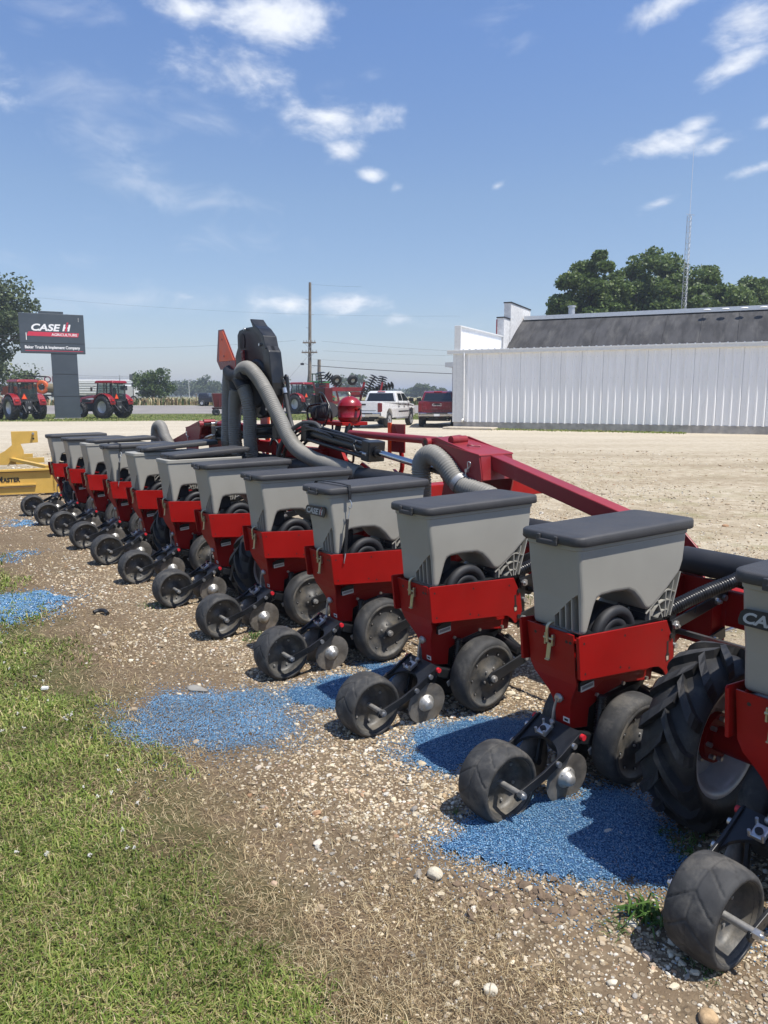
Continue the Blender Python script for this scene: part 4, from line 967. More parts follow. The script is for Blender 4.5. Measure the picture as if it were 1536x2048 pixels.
# a few fist-sized stones one can tell apart
def lump(name, px, py, s, col, label, sq=(1, .8, .6)):
    v, f = ico(3); v = v.copy()
    for k in range(7):
        d = RNG.normal(0, 1, 3); d /= np.linalg.norm(d); t = v @ d; h = RNG.uniform(.55, .8); v -= np.clip(t - h, 0, None)[:, None] * d * .85
    v = v * np.array(sq) * s; mb = MB(); mb.add(v.tolist(), f.tolist(), col, True)
    o = mb.build(name, None, (px, py, gz(px, py) + s * sq[2] * .55), (0, 0, random.uniform(0, 6))); return tag(o, label, 'stone', 'larger stones lying on the gravel')
CREAM = mat('cream_stone', (.58, .52, .40), .8, var=.2, scale=30, bump=.4, bscale=90); TAN = mat('tan_stone', (.42, .29, .16), .8, var=.25, scale=30, bump=.4, bscale=90)
for (u, v, s, m, lab) in ((870, 1752, .034, CREAM, 'pale blocky stone beyond the front edge of the nearest blue seed pile'), (972, 1666, .021, TAN, 'small rounded tan stone on the rim of the blue seed beside a press wheel'),
                          (1418, 2035, .034, TAN, 'ochre stone at the bottom of the photo below the nearest press wheel'), (980, 1985 - 0, .026, CREAM, 'cream pebble half sunk in dirt left of the dry grass'),
                          (1225, 1960, .018, CREAM, 'small white stone between the weed tuft and dry soil')):
    d = pix_dir(u, v); t = -1.68 / d.z; lump('stone', d.x * t, d.y * t, s, m, lab)

CLOD = mat('dry_soil_clod', (.17, .12, .078), .95, var=.3, scale=25, bump=.6, bscale=60)
d = pix_dir(1050, 1800); t = -1.68 / d.z; n = 260; x = d.x * t + RNG.normal(0, .14, n); y = d.y * t + RNG.normal(0, .06, n); sz = np.clip(RNG.lognormal(math.log(.007), .6, n), .003, .030)
V, F = scatter(cv, cf, np.stack([x, y, hgt(x, y) + sz * .2], -1), np.stack([sz * 1.4, sz, sz * .5], -1), .15, .4); tag(fast_mesh('soil_clods', V, F, [CLOD]), kind='stuff')
d = pix_dir(203, 1228); t = -1.68 / d.z; mb = MB(); mb.tube([(-.06, 0, .012), (-.03, .03, .02), (.02, .01, .025), (.06, -.03, .012)], .016, BLKP, 8); tag(mb.build('rubber_scrap', None, (d.x * t, d.y * t, 0)), 'curled black rubber scrap lying on the gravel by itself', 'scrap')
d = pix_dir(90, 1383); t = -1.68 / d.z; mb = MB(); mb.poly([(-.02, -.012, 0), (.022, -.01, .004), (.02, .014, .002), (-.018, .012, .006), (-.02, -.012, .012), (.02, -.008, .02), (.018, .012, .018), (-.018, .01, .02)], [(0, 3, 2, 1), (4, 5, 6, 7), (0, 1, 5, 4), (1, 2, 6, 5), (2, 3, 7, 6), (3, 0, 4, 7)], WHITE, .003); tag(mb.build('paper_scrap', None, (d.x * t, d.y * t, gz(d.x * t, d.y * t) + .012)), 'small crumpled white paper scrap in the green grass', 'litter')
d = pix_dir(395, 1380); t = -1.68 / d.z; lump('stone', d.x * t, d.y * t, .055, mat('grey_slate_stone', (.22, .21, .19), .8, var=.2), 'flat grey stone at the back edge of the open blue seed spill', (1.3, .7, .3))

# turf, dry thatch and clover
GRASS = island_mat('grass_blades', [(0, (.105, .160, .025)), (.3, (.165, .225, .040)), (.55, (.225, .285, .060)), (.75, (.285, .325, .085)), (.88, (.37, .345, .13)), (1, (.50, .42, .20))], .5, .32, fuzz=.3)
STRAW = island_mat('dry_grass_straw', [(0, (.13, .085, .042)), (.35, (.28, .195, .10)), (.7, (.50, .39, .22)), (1, (.66, .56, .35))], .7, .2, fuzz=.2)
def blades(x, y, L, W, lean, droop, z0=0.):
    n = len(x); yaw = RNG.uniform(0, 6.283, n); dx, dy = np.cos(yaw), np.sin(yaw); sx, sy = -dy, dx; z = hgt(x, y) + z0
    t1, t2 = .5, 1.; h1 = L * np.cos(lean) * .62; o1 = L * np.sin(lean) * .45; h2 = L * np.cos(np.minimum(lean + droop, 1.5)) * .85; o2 = L * np.sin(np.minimum(lean + droop, 1.52)) * .95
    def P(o, h, w): return np.stack([x + dx * o + sx * w, y + dy * o + sy * w, z + h], -1)
    V = np.stack([P(0, -.002, -W / 2), P(0, -.002, W / 2), P(o1, h1, -W / 2 * .85), P(o1, h1, W / 2 * .85), P(o2, h2, -W * .05), P(o2, h2, W * .05)], 1).reshape(-1, 3)
    b = (np.arange(n) * 6)[:, None]; F = np.concatenate([b + np.array([[0, 1, 3, 2]]), b + np.array([[2, 3, 5, 4]])], 1).reshape(-1, 4)
    return V, F
n = 420000
x, y, r = log_disc(n, 1.05, 11, -1.35, .30); lx, ly = w2l(x, y)
e = lx + (.13 + .13 * (ly < 2.2)) * fbm(x, y, 2.6, 11) + .12 * fbm(x, y, 7, 12)
p = np.clip((-.88 - e) / .32, 0, 1) * np.where(fbm(x, y, 3.3, 13) > .9, .6, 1); p *= np.clip((9.2 - ly) / 2.5, 0, 1)
p *= np.where(ly < .75, np.clip((-1.0 - e + .55 * fbm(x, y, 1.7, 21)) / .8, .12, 1), 1)
k = RNG.random(n) < p; x, y, r = x[k], y[k], r[k]; n = len(x)
cl = fbm(x, y, 9, 14); rs = np.clip(r / 2.6, 1, 2.6)
L = np.clip(RNG.lognormal(math.log(.034), .42, n) + .009 * cl, .010, .085) * (1 + .12 * (rs - 1)); W = RNG.uniform(.0024, .0056, n) * rs
VG, FG = blades(x, y, L, W, np.abs(RNG.normal(.85, .4, n)), RNG.uniform(.1, .8, n))
tag(fast_mesh('grass', VG, FG, [GRASS]), kind='stuff')
n = 260000
x, y, r = log_disc(n, 1.05, 11, -1.3, .42); lx, ly = w2l(x, y)
e = lx + .34 * fbm(x, y, 2.1, 31) + .16 * fbm(x, y, 6, 32)
p = np.exp(-((e + .86) / .20) ** 2) * .85 + np.where(e < -.85, .62, 0) + np.where((e > -.75) & (e < .1), .26, 0) * np.clip(fbm(x, y, 2.2, 33) + .25 + .35 * (ly > 2.6), 0, 1) + np.where((ly < .9) & (e < -.35), .6, 0) * np.clip(.35 + 1.3 * fbm(x, y, 2.0, 34), 0, 1)
p *= np.clip((9.8 - ly) / 2.5, 0, 1)
k = RNG.random(n) < p; x, y, r = x[k], y[k], r[k]; n = len(x); rs = np.clip(r / 2.6, 1, 2.4)
VS, FS = blades(x, y, np.clip(RNG.normal(.036, .014, n), .012, .085), RNG.uniform(.0010, .0024, n) * rs, np.clip(np.abs(RNG.normal(1.2, .3, n)), .3, 1.5), RNG.uniform(0, .35, n), .004)
tag(fast_mesh('dry_grass', VS, FS, [STRAW]), kind='stuff')
CLOVER = island_mat('clover_petals', [(0, (.55, .52, .45)), (1, (.78, .76, .70))], .7, .2)
x, y, r = log_disc(900, 1.5, 8, -1.1, -.05); lx, ly = w2l(x, y); k = (lx < -1.08) & (lx > -3.2) & (fbm(x, y, 1.2, 41) > -.3) & (ly < 6) & (ly > .6); x, y = x[k][:110], y[k][:110]; n = len(x)
hd = np.concatenate([np.stack([x + RNG.normal(0, .0036, n), y + RNG.normal(0, .0036, n), hgt(x, y) + .026 + RNG.normal(0, .003, n)], -1) for _ in range(9)])
VC, FC = scatter(ov, of, hd, np.full((len(hd), 3), .0036), .2)
tag(fast_mesh('clover_flowers', VC, FC, [CLOVER]), kind='stuff')
# broad leaved tufts beside the wheels
WEED = island_mat('weed_leaves', [(0, (.045, .105, .020)), (.6, (.085, .17, .035)), (1, (.16, .22, .06))], .5, .3)
def weed(u, v, rad, nb, L, label):
    d = pix_dir(u, v); t = -1.68 / d.z; cx, cy = d.x * t, d.y * t
    a = RNG.uniform(0, 6.28, nb); rr = rad * RNG.random(nb) ** .7
    V, F = blades(cx + rr * np.cos(a), cy + rr * np.sin(a), RNG.uniform(.6, 1.2, nb) * L, RNG.uniform(.005, .009, nb) * (L / .08), np.abs(RNG.normal(.75, .35, nb)), RNG.uniform(.2, .9, nb))
    tag(fast_mesh('weed_tuft', V, F, [WEED]), label, 'weed', 'green weeds under the planter')
weed(1290, 1830, .055, 55, .10, 'tall green weed tuft right behind the nearest press wheel'); weed(1240, 1855, .05, 30, .045, 'low green sprigs left of the tall weed tuft')
weed(1405, 1935, .06, 40, .035, 'flat green sprigs in the shade of the nearest press wheel'); weed(912, 1625, .02, 14, .035, 'small green seedling beside the second press wheel')
weed(505, 1185 + 90, .10, 60, .06, 'weeds by the closing disc of the fourth row'); weed(318, 1208, .16, 70, .06, 'green weeds behind a press wheel midway along the row'); weed(1370, 1690, .12, 60, .06, 'dark weeds under the big tractor tyre')
weed(455, 1250, .10, 50, .05, 'sparse green weeds between two press wheels'); weed(1350, 1245 - 0, .2, 60, .07, 'grass clump beyond the nearest side panel'); weed(1055, 1195, .25, 70, .07, 'grass clump seen between two red row units')

# spilled treated seed: each row unit's seed drained onto the ground
SEED = island_mat('blue_treated_seed', [(0, (.045, .125, .225)), (.35, (.075, .19, .33)), (.7, (.115, .255, .41)), (.93, (.20, .35, .49)), (1, (.40, .46, .49))], .38, spec=.55, fuzz=.15)
SEEDB = mat('blue_seed_bed', (.032, .10, .22), .6, var=.4, scale=60, bump=.9, bscale=160)
PILES = [([(-.30, .86), (-.12, .98), (.10, .95), (.24, .97), (.50, .86), (.72, .66), (.62, .45), (.45, .36), (.20, .22), (-.02, .32), (-.16, .46), (-.28, .66)], 1., 24000, 'widest blue seed pile in front of the big tyre, touching the second press wheel'),
         ([(.06, 1.68), (.29, 1.80), (.6, 1.66), (.98, 1.47), (.74, 1.23), (.38, 1.24), (.07, 1.18), (-.02, 1.38)], 1., 19000, 'blue seed pile half in shadow behind the second press wheel'),
         ([(-.12, 2.52), (.2, 2.66), (.80, 2.64), (.80, 2.37), (.5, 2.14), (.06, 2.04), (-.13, 2.25)], .95, 17000, 'blue seed pile between the third and fourth press wheels'),
         ([(-.95, 2.82), (-.80, 2.86), (-.64, 2.98), (-.35, 2.82), (-.06, 2.44), (-.26, 1.98), (-.68, 2.0), (-.90, 2.38)], .8, 34000, 'open blue seed spill on bare gravel next to the turf edge'),
         ([(-1.75, 5.5), (-1.1, 5.86), (-.67, 5.70), (-.50, 5.35), (-.86, 4.96), (-1.11, 4.80), (-1.5, 4.95)], .9, 15000, 'bright blue seed pile at the left edge of the photo'),
         ([(-1.2, 7.3), (-.8, 7.65), (-.46, 7.66), (-.34, 7.5), (-.72, 7.15)], .35, 2600, 'faint washed out blue seed patch beyond the bright pile'),
         ([(-.24, 9.96), (.0, 9.86), (-.12, 9.38), (-.34, 9.5)], .9, 2600, 'small blue seed patch by the farthest press wheels'),
         ([(.22, .30), (.44, .22), (.42, -.02), (.30, -.16), (.16, -.10), (.12, .10)], .45, 2600, 'thin blue seed scatter around the nearest press wheel')]
sv, sf = ico(1)
for P, cover, ns, lab in PILES:
    xs_, ys_ = [q[0] for q in P], [q[1] for q in P]; A = (max(xs_) - min(xs_) + .4) * (max(ys_) - min(ys_) + .4)
    n = int(ns * 2.2); px = RNG.uniform(min(xs_) - .2, max(xs_) + .2, n); py = RNG.uniform(min(ys_) - .2, max(ys_) + .2, n)
    wob = .055 * fbm(px, py, 7, 51) + .035 * fbm(px, py, 20, 52); d = poly_dist(px, py, P) + wob
    pr = np.where(d > 0, np.clip(.30 + d / .10, 0, 1), np.exp(np.minimum(d, 0) / .055) * .28) * cover
    k = RNG.random(n) < pr; px, py, d = px[k], py[k], d[k]; n = len(px)
    def mound(d, px, py): return cover * .016 * np.clip(d / .16, 0, 1) ** .8 * (1 + .25 * fbm(px, py, 7, 53))
    wx = PO.x + EX.x * px + EY.x * py; wy = PO.y + EX.y * px + EY.y * py
    far = max(1., math.hypot(wx.mean(), wy.mean()) / 4.2)
    z = hgt(wx, wy) + mound(d, px, py) + .0028 + RNG.uniform(-.001, .0018, n)
    s0 = RNG.uniform(.85, 1.2, n) * far ** .6
    scl = np.stack([s0 * .0052, s0 * .0030, s0 * .0027], -1)
    near = far < 1.05
    V, F = scatter(ov * 1.12 if not near else cv * .8, of if not near else cf, np.stack([wx, wy, z], -1), scl, .06, .35)
    # bed under the grains where they lie more than one deep
    res = .025; gxs = np.arange(min(xs_) - .1, max(xs_) + .1, res); gys = np.arange(min(ys_) - .1, max(ys_) + .1, res); AX_, AY_ = np.meshgrid(gxs, gys); ax_, ay_ = AX_.ravel(), AY_.ravel()
    dd = poly_dist(ax_, ay_, P) + .055 * fbm(ax_, ay_, 7, 51) + .035 * fbm(ax_, ay_, 20, 52); wx2 = PO.x + EX.x * ax_ + EY.x * ay_; wy2 = PO.y + EX.y * ax_ + EY.y * ay_
    zz = hgt(wx2, wy2) + mound(dd, ax_, ay_) + .0006 - np.where(dd < .06, .006, 0); id_ = np.arange(len(ax_)).reshape(AX_.shape)
    bq = np.stack([id_[:-1, :-1], id_[:-1, 1:], id_[1:, 1:], id_[1:, :-1]], -1).reshape(-1, 4); bq = bq[(dd[bq] > .05).all(1)] if cover > .8 else bq[:0]
    tri = np.concatenate([bq[:, [0, 1, 2]], bq[:, [0, 2, 3]]]) + len(V)
    V = np.concatenate([V, np.stack([wx2, wy2, zz], -1)]); mi = np.concatenate([np.zeros(len(F)), np.ones(len(tri))]); F = np.concatenate([F, tri])
    tag(fast_mesh('seed_pile', V, F, [SEED, SEEDB], mi), lab, 'seed pile', 'piles of spilled blue seed')

# ------------------------------------------------------------------ background: helper to stand a thing on the ground along a line of sight
def stand(u, depth):
    """ground point in direction u of the photograph at a given distance ahead"""
    d = pix_dir(u, 800); t = depth / d.y; x = d.x * t; return Vector((x, depth, gz(x, depth)))

# ------------------------------------------------------------------ white metal building with its older arched hall behind
WMETAL = mat('white_ribbed_metal', (.86, .86, .85), .45, var=.04, scale=2, dust=.26, dustcol=(.62, .61, .58), dscale=2.2, spec=.35, stretch=(1.5, 1.5, .16))
WTRIM = mat('white_trim', (.72, .72, .70), .45, var=.05, dust=.12, dustcol=(.5, .48, .43), dscale=2)
CONC = mat('stained_concrete', (.38, .36, .33), .9, var=.2, scale=3, bump=.3, bscale=20, dust=.4, dustcol=(.22, .21, .18), dscale=2)
WBRICK = mat('whitewashed_brick', (.66, .65, .63), .85, var=.12, scale=6, dust=.3, dustcol=(.36, .34, .32), dscale=5)
ROOFM = mat('dark_roll_roofing', (.058, .057, .058), .92, var=.35, scale=1.6, dust=.42, dustcol=(.135, .13, .122), dscale=1.1, spec=.15, stretch=(1.6, .35, .35), bump=.3, bscale=8)
GALV = mat('galvanised_sheet', (.50, .51, .52), .45, .6, var=.15, scale=2)
BO = Vector((3.55, 38.6, 0)); BD = Vector((.900, -.436, 0)).normalized(); BP = Vector((-BD.y, BD.x, 0))   # along the wall / away from the camera
bld = empty('metal_building', BO, math.atan2(BD.y, BD.x), label='long white ribbed metal building with a dark arched roof behind it', cat='building')
# in building coordinates: x along the wall, y away from the camera
L = 36.
mb = MB()
V, F = [], []; prof = []; x = 0.55; pitch = .33
while x < L: prof += [(x, 0), (x + pitch - .125, 0), (x + pitch - .085, -.045), (x + pitch - .045, -.045)]; x += pitch
prof.append((x, 0)); n = len(prof)
V = [(a, b, .34) for a, b in prof] + [(a, b, 3.76) for a, b in prof]
mb.add(V, [(i, i + 1, n + i + 1, n + i) for i in range(n - 1)], WMETAL)
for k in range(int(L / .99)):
    mb.box((.55 + k * .99 + .004, -.0035, 2.05), (.012, .006, 3.4), mat('sheet_lap_seam', (.42, .42, .41), .6))  # darker grey seam where the wall sheets overlap
    for z in (.55, 1.5, 2.5, 3.5):
        for j in range(3): mb.cyl((.60 + k * .99 + j * .33, 0, z), (.60 + k * .99 + j * .33, -.012, z), .012, GALV, seg=6)
mb.build('wall_cladding', bld, recalc=False)
mb = MB(); mb.box((.30, .03, 2.05), (.56, .14, 3.44), WTRIM, bev=.01); mb.box((.09, -.055, 2.05), (.16, .03, 3.44), WTRIM, bev=.004); mb.build('corner_trim', bld)
mb = MB(); mb.box((L / 2, .10, .15), (L - .1, .24, .42), CONC, bev=.02); mb.box((1.2, -.65, .04), (2.6, 1.1, .14), mat('concrete_apron', (.46, .40, .31), .9, var=.15), bev=.05); mb.build('foundation', bld)
mb = MB(); mb.box((L / 2 - .1, -.045, 3.86), (L + .4, .19, .20), WTRIM, bev=.02); mb.box((L / 2 - .1, -.145, 3.93), (L + .4, .012, .05), WTRIM)
for k in range(int(L / .33)): mb.box((.2 + k * .33, .02, 3.985), (.06, .16, .03), GALV)
mb.box((L / 2, 4.1, 4.05), (L, 8.2, .05), GALV, Euler((R(2.2), 0, 0))); mb.build('eave', bld)
mb = MB(); mb.tube([(.62, -.10, 3.75), (.62, -.10, 3.6), (.62, -.09, .62), (.62, -.14, .50), (.62, -.28, .40)], .055, WTRIM, 8, step=.2); mb.build('downspout', bld)
# false-front parapet of the lean-to, ribbed on its inside face
mb = MB(); prof = []; y = 0.05
while y < 7.0: prof += [(0, y), (0, y + .14), (.025, y + .16), (.025, y + .21)]; y += .23
n = len(prof); V = [(.30 + a, b, 3.7) for a, b in prof] + [(.30 + a, b, 5.13) for a, b in prof]; mb.add(V, [(i, i + 1, n + i + 1, n + i) for i in range(n - 1)], WMETAL)
mb.box((.20, 3.6, 4.6), (.16, 7.2, 1.1), WTRIM, bev=.01); mb.box((.24, -.03, 4.55), (.34, .1, 1.25), WTRIM, bev=.01); mb.box((.24, 3.6, 5.15), (.34, 7.26, .06), WTRIM)
mb.build('front_parapet', bld)
# stepped brick gable of the hall
mb = MB()
for x0, y0, y1, z in ((.0, 7.3, 8.5, 6.22), (.05, 8.5, 13.0, 7.20)):
    mb.box((x0 + .2, (y0 + y1) / 2, z / 2), (.42, y1 - y0, z), WBRICK); mb.box((x0 + .2, (y0 + y1) / 2, z + .035), (.50, y1 - y0 + .06, .07), INK)
mb.box((-.03, 7.36, 5.25), (.06, .18, 1.8), REDF)
mb.build('gable_wall', bld)
mb = MB(); V, F = [], []; m = 18
for i in range(m + 1):
    q = i / m; yy = 7.42 + 4.0 * q; zz = 3.9 + 2.62 * q ** .74
    V += [(.42, yy, zz), (L, yy, zz)]
F = [(2 * i, 2 * i + 1, 2 * i + 3, 2 * i + 2) for i in range(m)]
mb.add(V, F, ROOFM, True)
for xx in np.arange(1.6, L, 1.9): 
    P = [(xx, V[2 * i][1] - .0, V[2 * i][2] + .002) for i in range(m)]; mb.tube(P, .028, ROOFM, 5, step=.5)
mb.build('arched_roof', bld, recalc=False)
mb = MB(); mb.box((L / 2 + .3, 12.1, 6.66), (L - .6, 2.2, .05), GALV, Euler((R(4), 0, 0))); mb.box((L / 2 + .3, 11.02, 6.52), (L - .6, .06, .24), WTRIM)
for k in range(int(L / .4)): mb.box((.9 + k * .4, 12.1, 6.71), (.05, 2.1, .03), GALV, Euler((R(4), 0, 0)))
for k in range(9): mb.lathe([(.0, .07), (.16, .06), (.22, 0)], (11.3 + k * .95, 10.2, 6.42), WTRIM, 10, axis='z')
mb.cyl((3.3, 12.3, 6.6), (3.3, 12.3, 7.2), .2, GALV, seg=12); mb.cyl((3.3, 12.3, 7.2), (3.3, 12.3, 7.28), .26, GALV, seg=12); mb.cyl((22.2, 12.1, 6.6), (22.2, 12.1, 7.4), .05, GALV, seg=8)
mb.build('ridge_cap', bld)
mb = MB(); mb.box((-.85, 5.6, 3.36), (1.7, 4.8, .20), WTRIM, bev=.01); mb.cyl((-1.35, 3.6, 0), (-1.35, 3.6, 3.3), .06, WTRIM, seg=10); mb.box((-.85, 3.22, 3.38), (1.7, .05, .26), WTRIM); mb.build('entrance_canopy', bld)

# ------------------------------------------------------------------ trees
LEAF = island_mat('broad_leaves', [(0, (.055, .092, .022)), (.35, (.098, .150, .038)), (.7, (.14, .20, .056)), (1, (.20, .255, .085))], .5, .36, fuzz=.25)
LEAFG = island_mat('grey_green_leaves', [(0, (.048, .072, .028)), (.4, (.080, .112, .046)), (.75, (.115, .15, .064)), (1, (.155, .18, .085))], .55, .25, fuzz=.25)
LEAFB = island_mat('bush_leaves', [(0, (.035, .065, .016)), (.4, (.058, .100, .024)), (.8, (.092, .140, .036)), (1, (.13, .17, .055))], .55, .28, fuzz=.25)
BARK = mat('tree_bark', (.085, .068, .052), .9, var=.3, scale=4, bump=.5, bscale=12)
def tree(name, base, h, w, label, cat='tree', group=None, leaf=None, trunk_h=.28, nl=46, per=150, ls=.34, seed=0, lobes=None, bare=True):
    rg = np.random.default_rng(seed); rr = random.Random(seed)
    o = empty(name, base, rr.uniform(0, 6.28) if lobes is None else 0, label=label, cat=cat, group=group)
    mb = MB(); th = h * trunk_h
    mb.tube([(0, 0, -.2), (rr.uniform(-.1, .1), rr.uniform(-.1, .1), th * .6), (rr.uniform(-.2, .2), rr.uniform(-.2, .2), th * 1.1), (rr.uniform(-.4, .4), rr.uniform(-.4, .4), h * .72)], lambda t: h * .028 * (1 - .75 * t) + .02, BARK, 9, step=h * .05)
    C = []
    k = 0
    while k < nl:
        d = rg.normal(0, 1, 3); d /= np.linalg.norm(d); f = rg.random() ** .38
        c = np.array([d[0] * w / 2 * f * .84, d[1] * w / 2 * f * .84, th + (h - th) * (.5 + .46 * d[2] * f)])
        if lobes is not None:
            l = lobes[rr.randrange(len(lobes))]; c = np.array([l[0] * w, l[1] * w, l[2] * h]) + d * f * np.array([l[3] * w, l[3] * w, l[3] * h * .9])
        # narrower low and at the very top
        C.append(c); k += 1
    for c in C[: 16 if bare else 6]:
        s = np.array([0, 0, th * rg.uniform(.75, 1.5)]); mid = (s + c) / 2 + np.array([0, 0, -h * .03]) + rg.normal(0, h * .015, 3)
        mb.tube([s, mid, c], lambda t: h * .010 * (1 - .8 * t) + .012, BARK, 6, step=h * .08)
    mb.build('trunk', o)
    Vs = []
    for c in C:
        n = int(per * rg.uniform(.6, 1.3)); s = w * rg.uniform(.065, .115) * (46 / nl) ** .30
        p = rg.normal(0, 1, (n, 3)); p /= np.linalg.norm(p, axis=1)[:, None]; p *= (rg.random(n) ** .45)[:, None]
        p = p * np.array([s * 1.5, s * 1.5, s * 1.05]) + c
        yaw, pit = rg.uniform(0, 6.28, n), rg.normal(0, .65, n); L_ = ls * rg.uniform(.6, 1.25, n)
        a = np.stack([np.cos(yaw) * np.cos(pit), np.sin(yaw) * np.cos(pit), np.sin(pit)], -1); b = np.cross(a, rg.normal(0, 1, (n, 3))); b /= np.linalg.norm(b, axis=1)[:, None]
        a = a * L_[:, None]; b = b * (L_ * .36)[:, None]
        Vs.append(np.stack([p - a * .5, p + b, p + a * .5, p - b], 1).reshape(-1, 3))
    V = np.concatenate(Vs); F = np.arange(len(V)).reshape(-1, 4)
    fast_mesh('crown', V, F, [leaf or LEAF], parent=o); return o
G1 = 'big trees rising behind the white building'
for (u, dep, h, w, sd, lab) in ((1172, 66, 14.0, 8.6, 1, 'leftmost big green tree behind the white building roof'), (1285, 69, 14.6, 10.2, 2, 'tallest broad green tree behind the roof, left of the lattice mast'),
                               (1402, 66, 12.9, 9.4, 3, 'green tree right behind the lattice mast'), (1512, 74, 13.0, 9.6, 4, 'lower green tree at the right edge of the photo'), (1458, 71, 12.4, 8.5, 7, 'green tree between the lattice mast and the right edge of the photo'), (1232, 80, 13.2, 9.5, 6, 'dark green tree filling the gap between the two tallest trees'), (1620, 72, 12.5, 10, 5, 'green tree just outside the right edge of the photo')):
    tree('broadleaf_tree', stand(u, dep), h, w, lab, group=G1, nl=120, per=380, ls=.33, seed=sd, trunk_h=.2)
tree('broadleaf_tree', stand(-62, 82), 15.6, 17, 'tall grey green tree with drooping limbs behind the left tractor', leaf=LEAFG, nl=160, per=300, ls=.36, seed=11, trunk_h=.2)
tree('broadleaf_tree', stand(-20, 98), 6.5, 12, 'low dark tree mass under the tall tree at the left edge', leaf=LEAFG, nl=40, per=120, ls=.45, seed=12, trunk_h=.1)
tree('roadside_bush', stand(306, 104), 5.0, 6.6, 'round green bush across the road right of the sign', 'bush', leaf=LEAFB, nl=44, per=130, ls=.32, seed=21, trunk_h=.06, bare=False)
G2 = 'far trees on the horizon'
for (u, dep, h, w, sd, lab) in ((362, 330, 7.6, 12, 31, 'flat-topped far tree left of the thin post on the horizon'), (384, 335, 7.2, 13, 32, 'far tree in the middle of the distant row'), (402, 330, 6.6, 11, 33, 'lower far tree at the right end of the distant row'), (415, 300, 9.0, 11, 34, 'lone round far tree standing taller than its row'), (438, 320, 6.2, 9, 35, 'small far tree beside the fan hoses'),
                               (546, 260, 8.0, 13, 36, 'dome shaped far tree behind the central red tractor'), (700, 270, 9.6, 13, 37, 'far tree behind the folded disc harrow'), (842, 300, 5.6, 9, 38, 'small far tree between the white and red pickups'), (858, 310, 4.8, 8, 39, 'lowest far tree beside the red pickup'), (876, 320, 4.2, 9, 40, 'far tree just left of the red pickup cab'), (826, 330, 4.0, 8, 41, 'far tree over the hood of the white pickup')):
    tree('distant_tree', stand(u, dep), h, w, lab, group=G2, leaf=LEAFG, nl=26, per=60, ls=.95, seed=sd, trunk_h=.12, bare=False)
# unmown roadside growth and a far line of woods, too many to count
n = 5200; xx = RNG.uniform(-75, 20, n); yy = 80.5 + .05 * xx + np.abs(RNG.normal(0, 7, n)); gg = fbm(xx, yy, .35, 61)
VW, FW = blades(xx, yy, RNG.uniform(.4, 1.0, n) * (1 + .35 * gg), RNG.uniform(.10, .22, n), np.abs(RNG.normal(.25, .2, n)), RNG.uniform(.1, .6, n))
mi = np.repeat((RNG.random(n) < np.clip(.55 + .5 * gg, .1, .95)).astype(int), 2)
tag(fast_mesh('roadside_grass', VW, FW, [LEAFB, STRAW], mi), kind='stuff')
n = 9000; xx = RNG.uniform(-420, 420, n); yy = 620 + RNG.uniform(0, 30, n); hh = (5.0 + 2.2 * fbm(xx, yy * 0, .03, 71) + 1.2 * fbm(xx, yy * 0, .11, 72)) * RNG.random(n) ** .6
q = np.stack([xx, yy, hgt(xx, yy) + np.clip(hh, .2, 9)], -1); a = RNG.normal(0, 1.3, (n, 3)); b = RNG.normal(0, 1.1, (n, 3))
tag(fast_mesh('distant_woods', np.stack([q - a, q - b, q + a, q + b], 1).reshape(-1, 3), np.arange(4 * n).reshape(-1, 4), [LEAFG]), kind='stuff')
# grass of the verge
n = 26000; xx = RNG.uniform(-42, 6, n); yy = 52 + .15 * xx + RNG.uniform(0, 15.5, n); pz = fbm(xx, yy, .5, 81)
nb_ = 5000; tb = RNG.uniform(1.5, 30, nb_); ob_ = np.abs(RNG.normal(0, .45, nb_)); tb, ob_ = tb[fbm(tb, tb * 0, 1.1, 83) > -.2], ob_[fbm(tb, tb * 0, 1.1, 83) > -.2]
xx = np.concatenate([xx, BO.x + BD.x * tb - BP.x * (ob_ + .1)]); yy = np.concatenate([yy, BO.y + BD.y * tb - BP.y * (ob_ + .1)]); n = len(xx); pz = np.concatenate([pz, np.zeros(len(tb))])
VW, FW = blades(xx, yy, RNG.uniform(.05, .13, n) * (1 + .3 * pz), RNG.uniform(.03, .06, n), np.abs(RNG.normal(.6, .3, n)), RNG.uniform(.1, .6, n))
tag(fast_mesh('verge_grass', VW, FW, [GRASS]), kind='stuff')

# ------------------------------------------------------------------ dealership pylon sign
SIGNM = mat('slate_sign_panel', (.052, .066, .080), .42, var=.06, scale=1.5, dust=.06)
SIGNW = mat('white_sign_letters', (.80, .80, .80), .4, var=.02); SIGNR = mat('sign_red', (.55, .035, .07), .4, var=.04)
sg = stand(134, 54.5); SX = Vector((.90, .436, 0)).normalized()
sign = empty('pylon_sign', sg, math.atan2(SX.y, SX.x), label='tall slate blue dealership sign on a wide column with white lettering', cat='sign')
PXL = -2.80; PW = 4.24
mb = MB(); mb.box((0, 0, 2.3), (1.72, .42, 4.75), SIGNM, bev=.02)
for z in (1.62, 3.20): mb.box((0, -.212, z), (1.72, .01, .035), INK)
mb.box((0, -.0, -.0), (1.9, .6, .12), CONC); mb.build('column', sign)
mb = MB(); mb.box((PXL + PW / 2, 0, 6.03), (PW, .5, 2.76), SIGNM, bev=.025); mb.box((-.70, 0, 7.46), (1.62, .42, .24), SIGNM, bev=.015)
mb.box((PXL + PW / 2, -.252, 5.36), (PW - .02, .012, .03), INK)
mb.box((PXL + .42, -.253, 5.8), (.05, .012, .50), WTRIM); mb.box((PXL + PW - .36, -.253, 7.12), (.03, .01, .1), WTRIM); mb.box((PXL + PW - .36, -.253, 6.97), (.03, .01, .1), WTRIM)
mb.build('panel', sign)
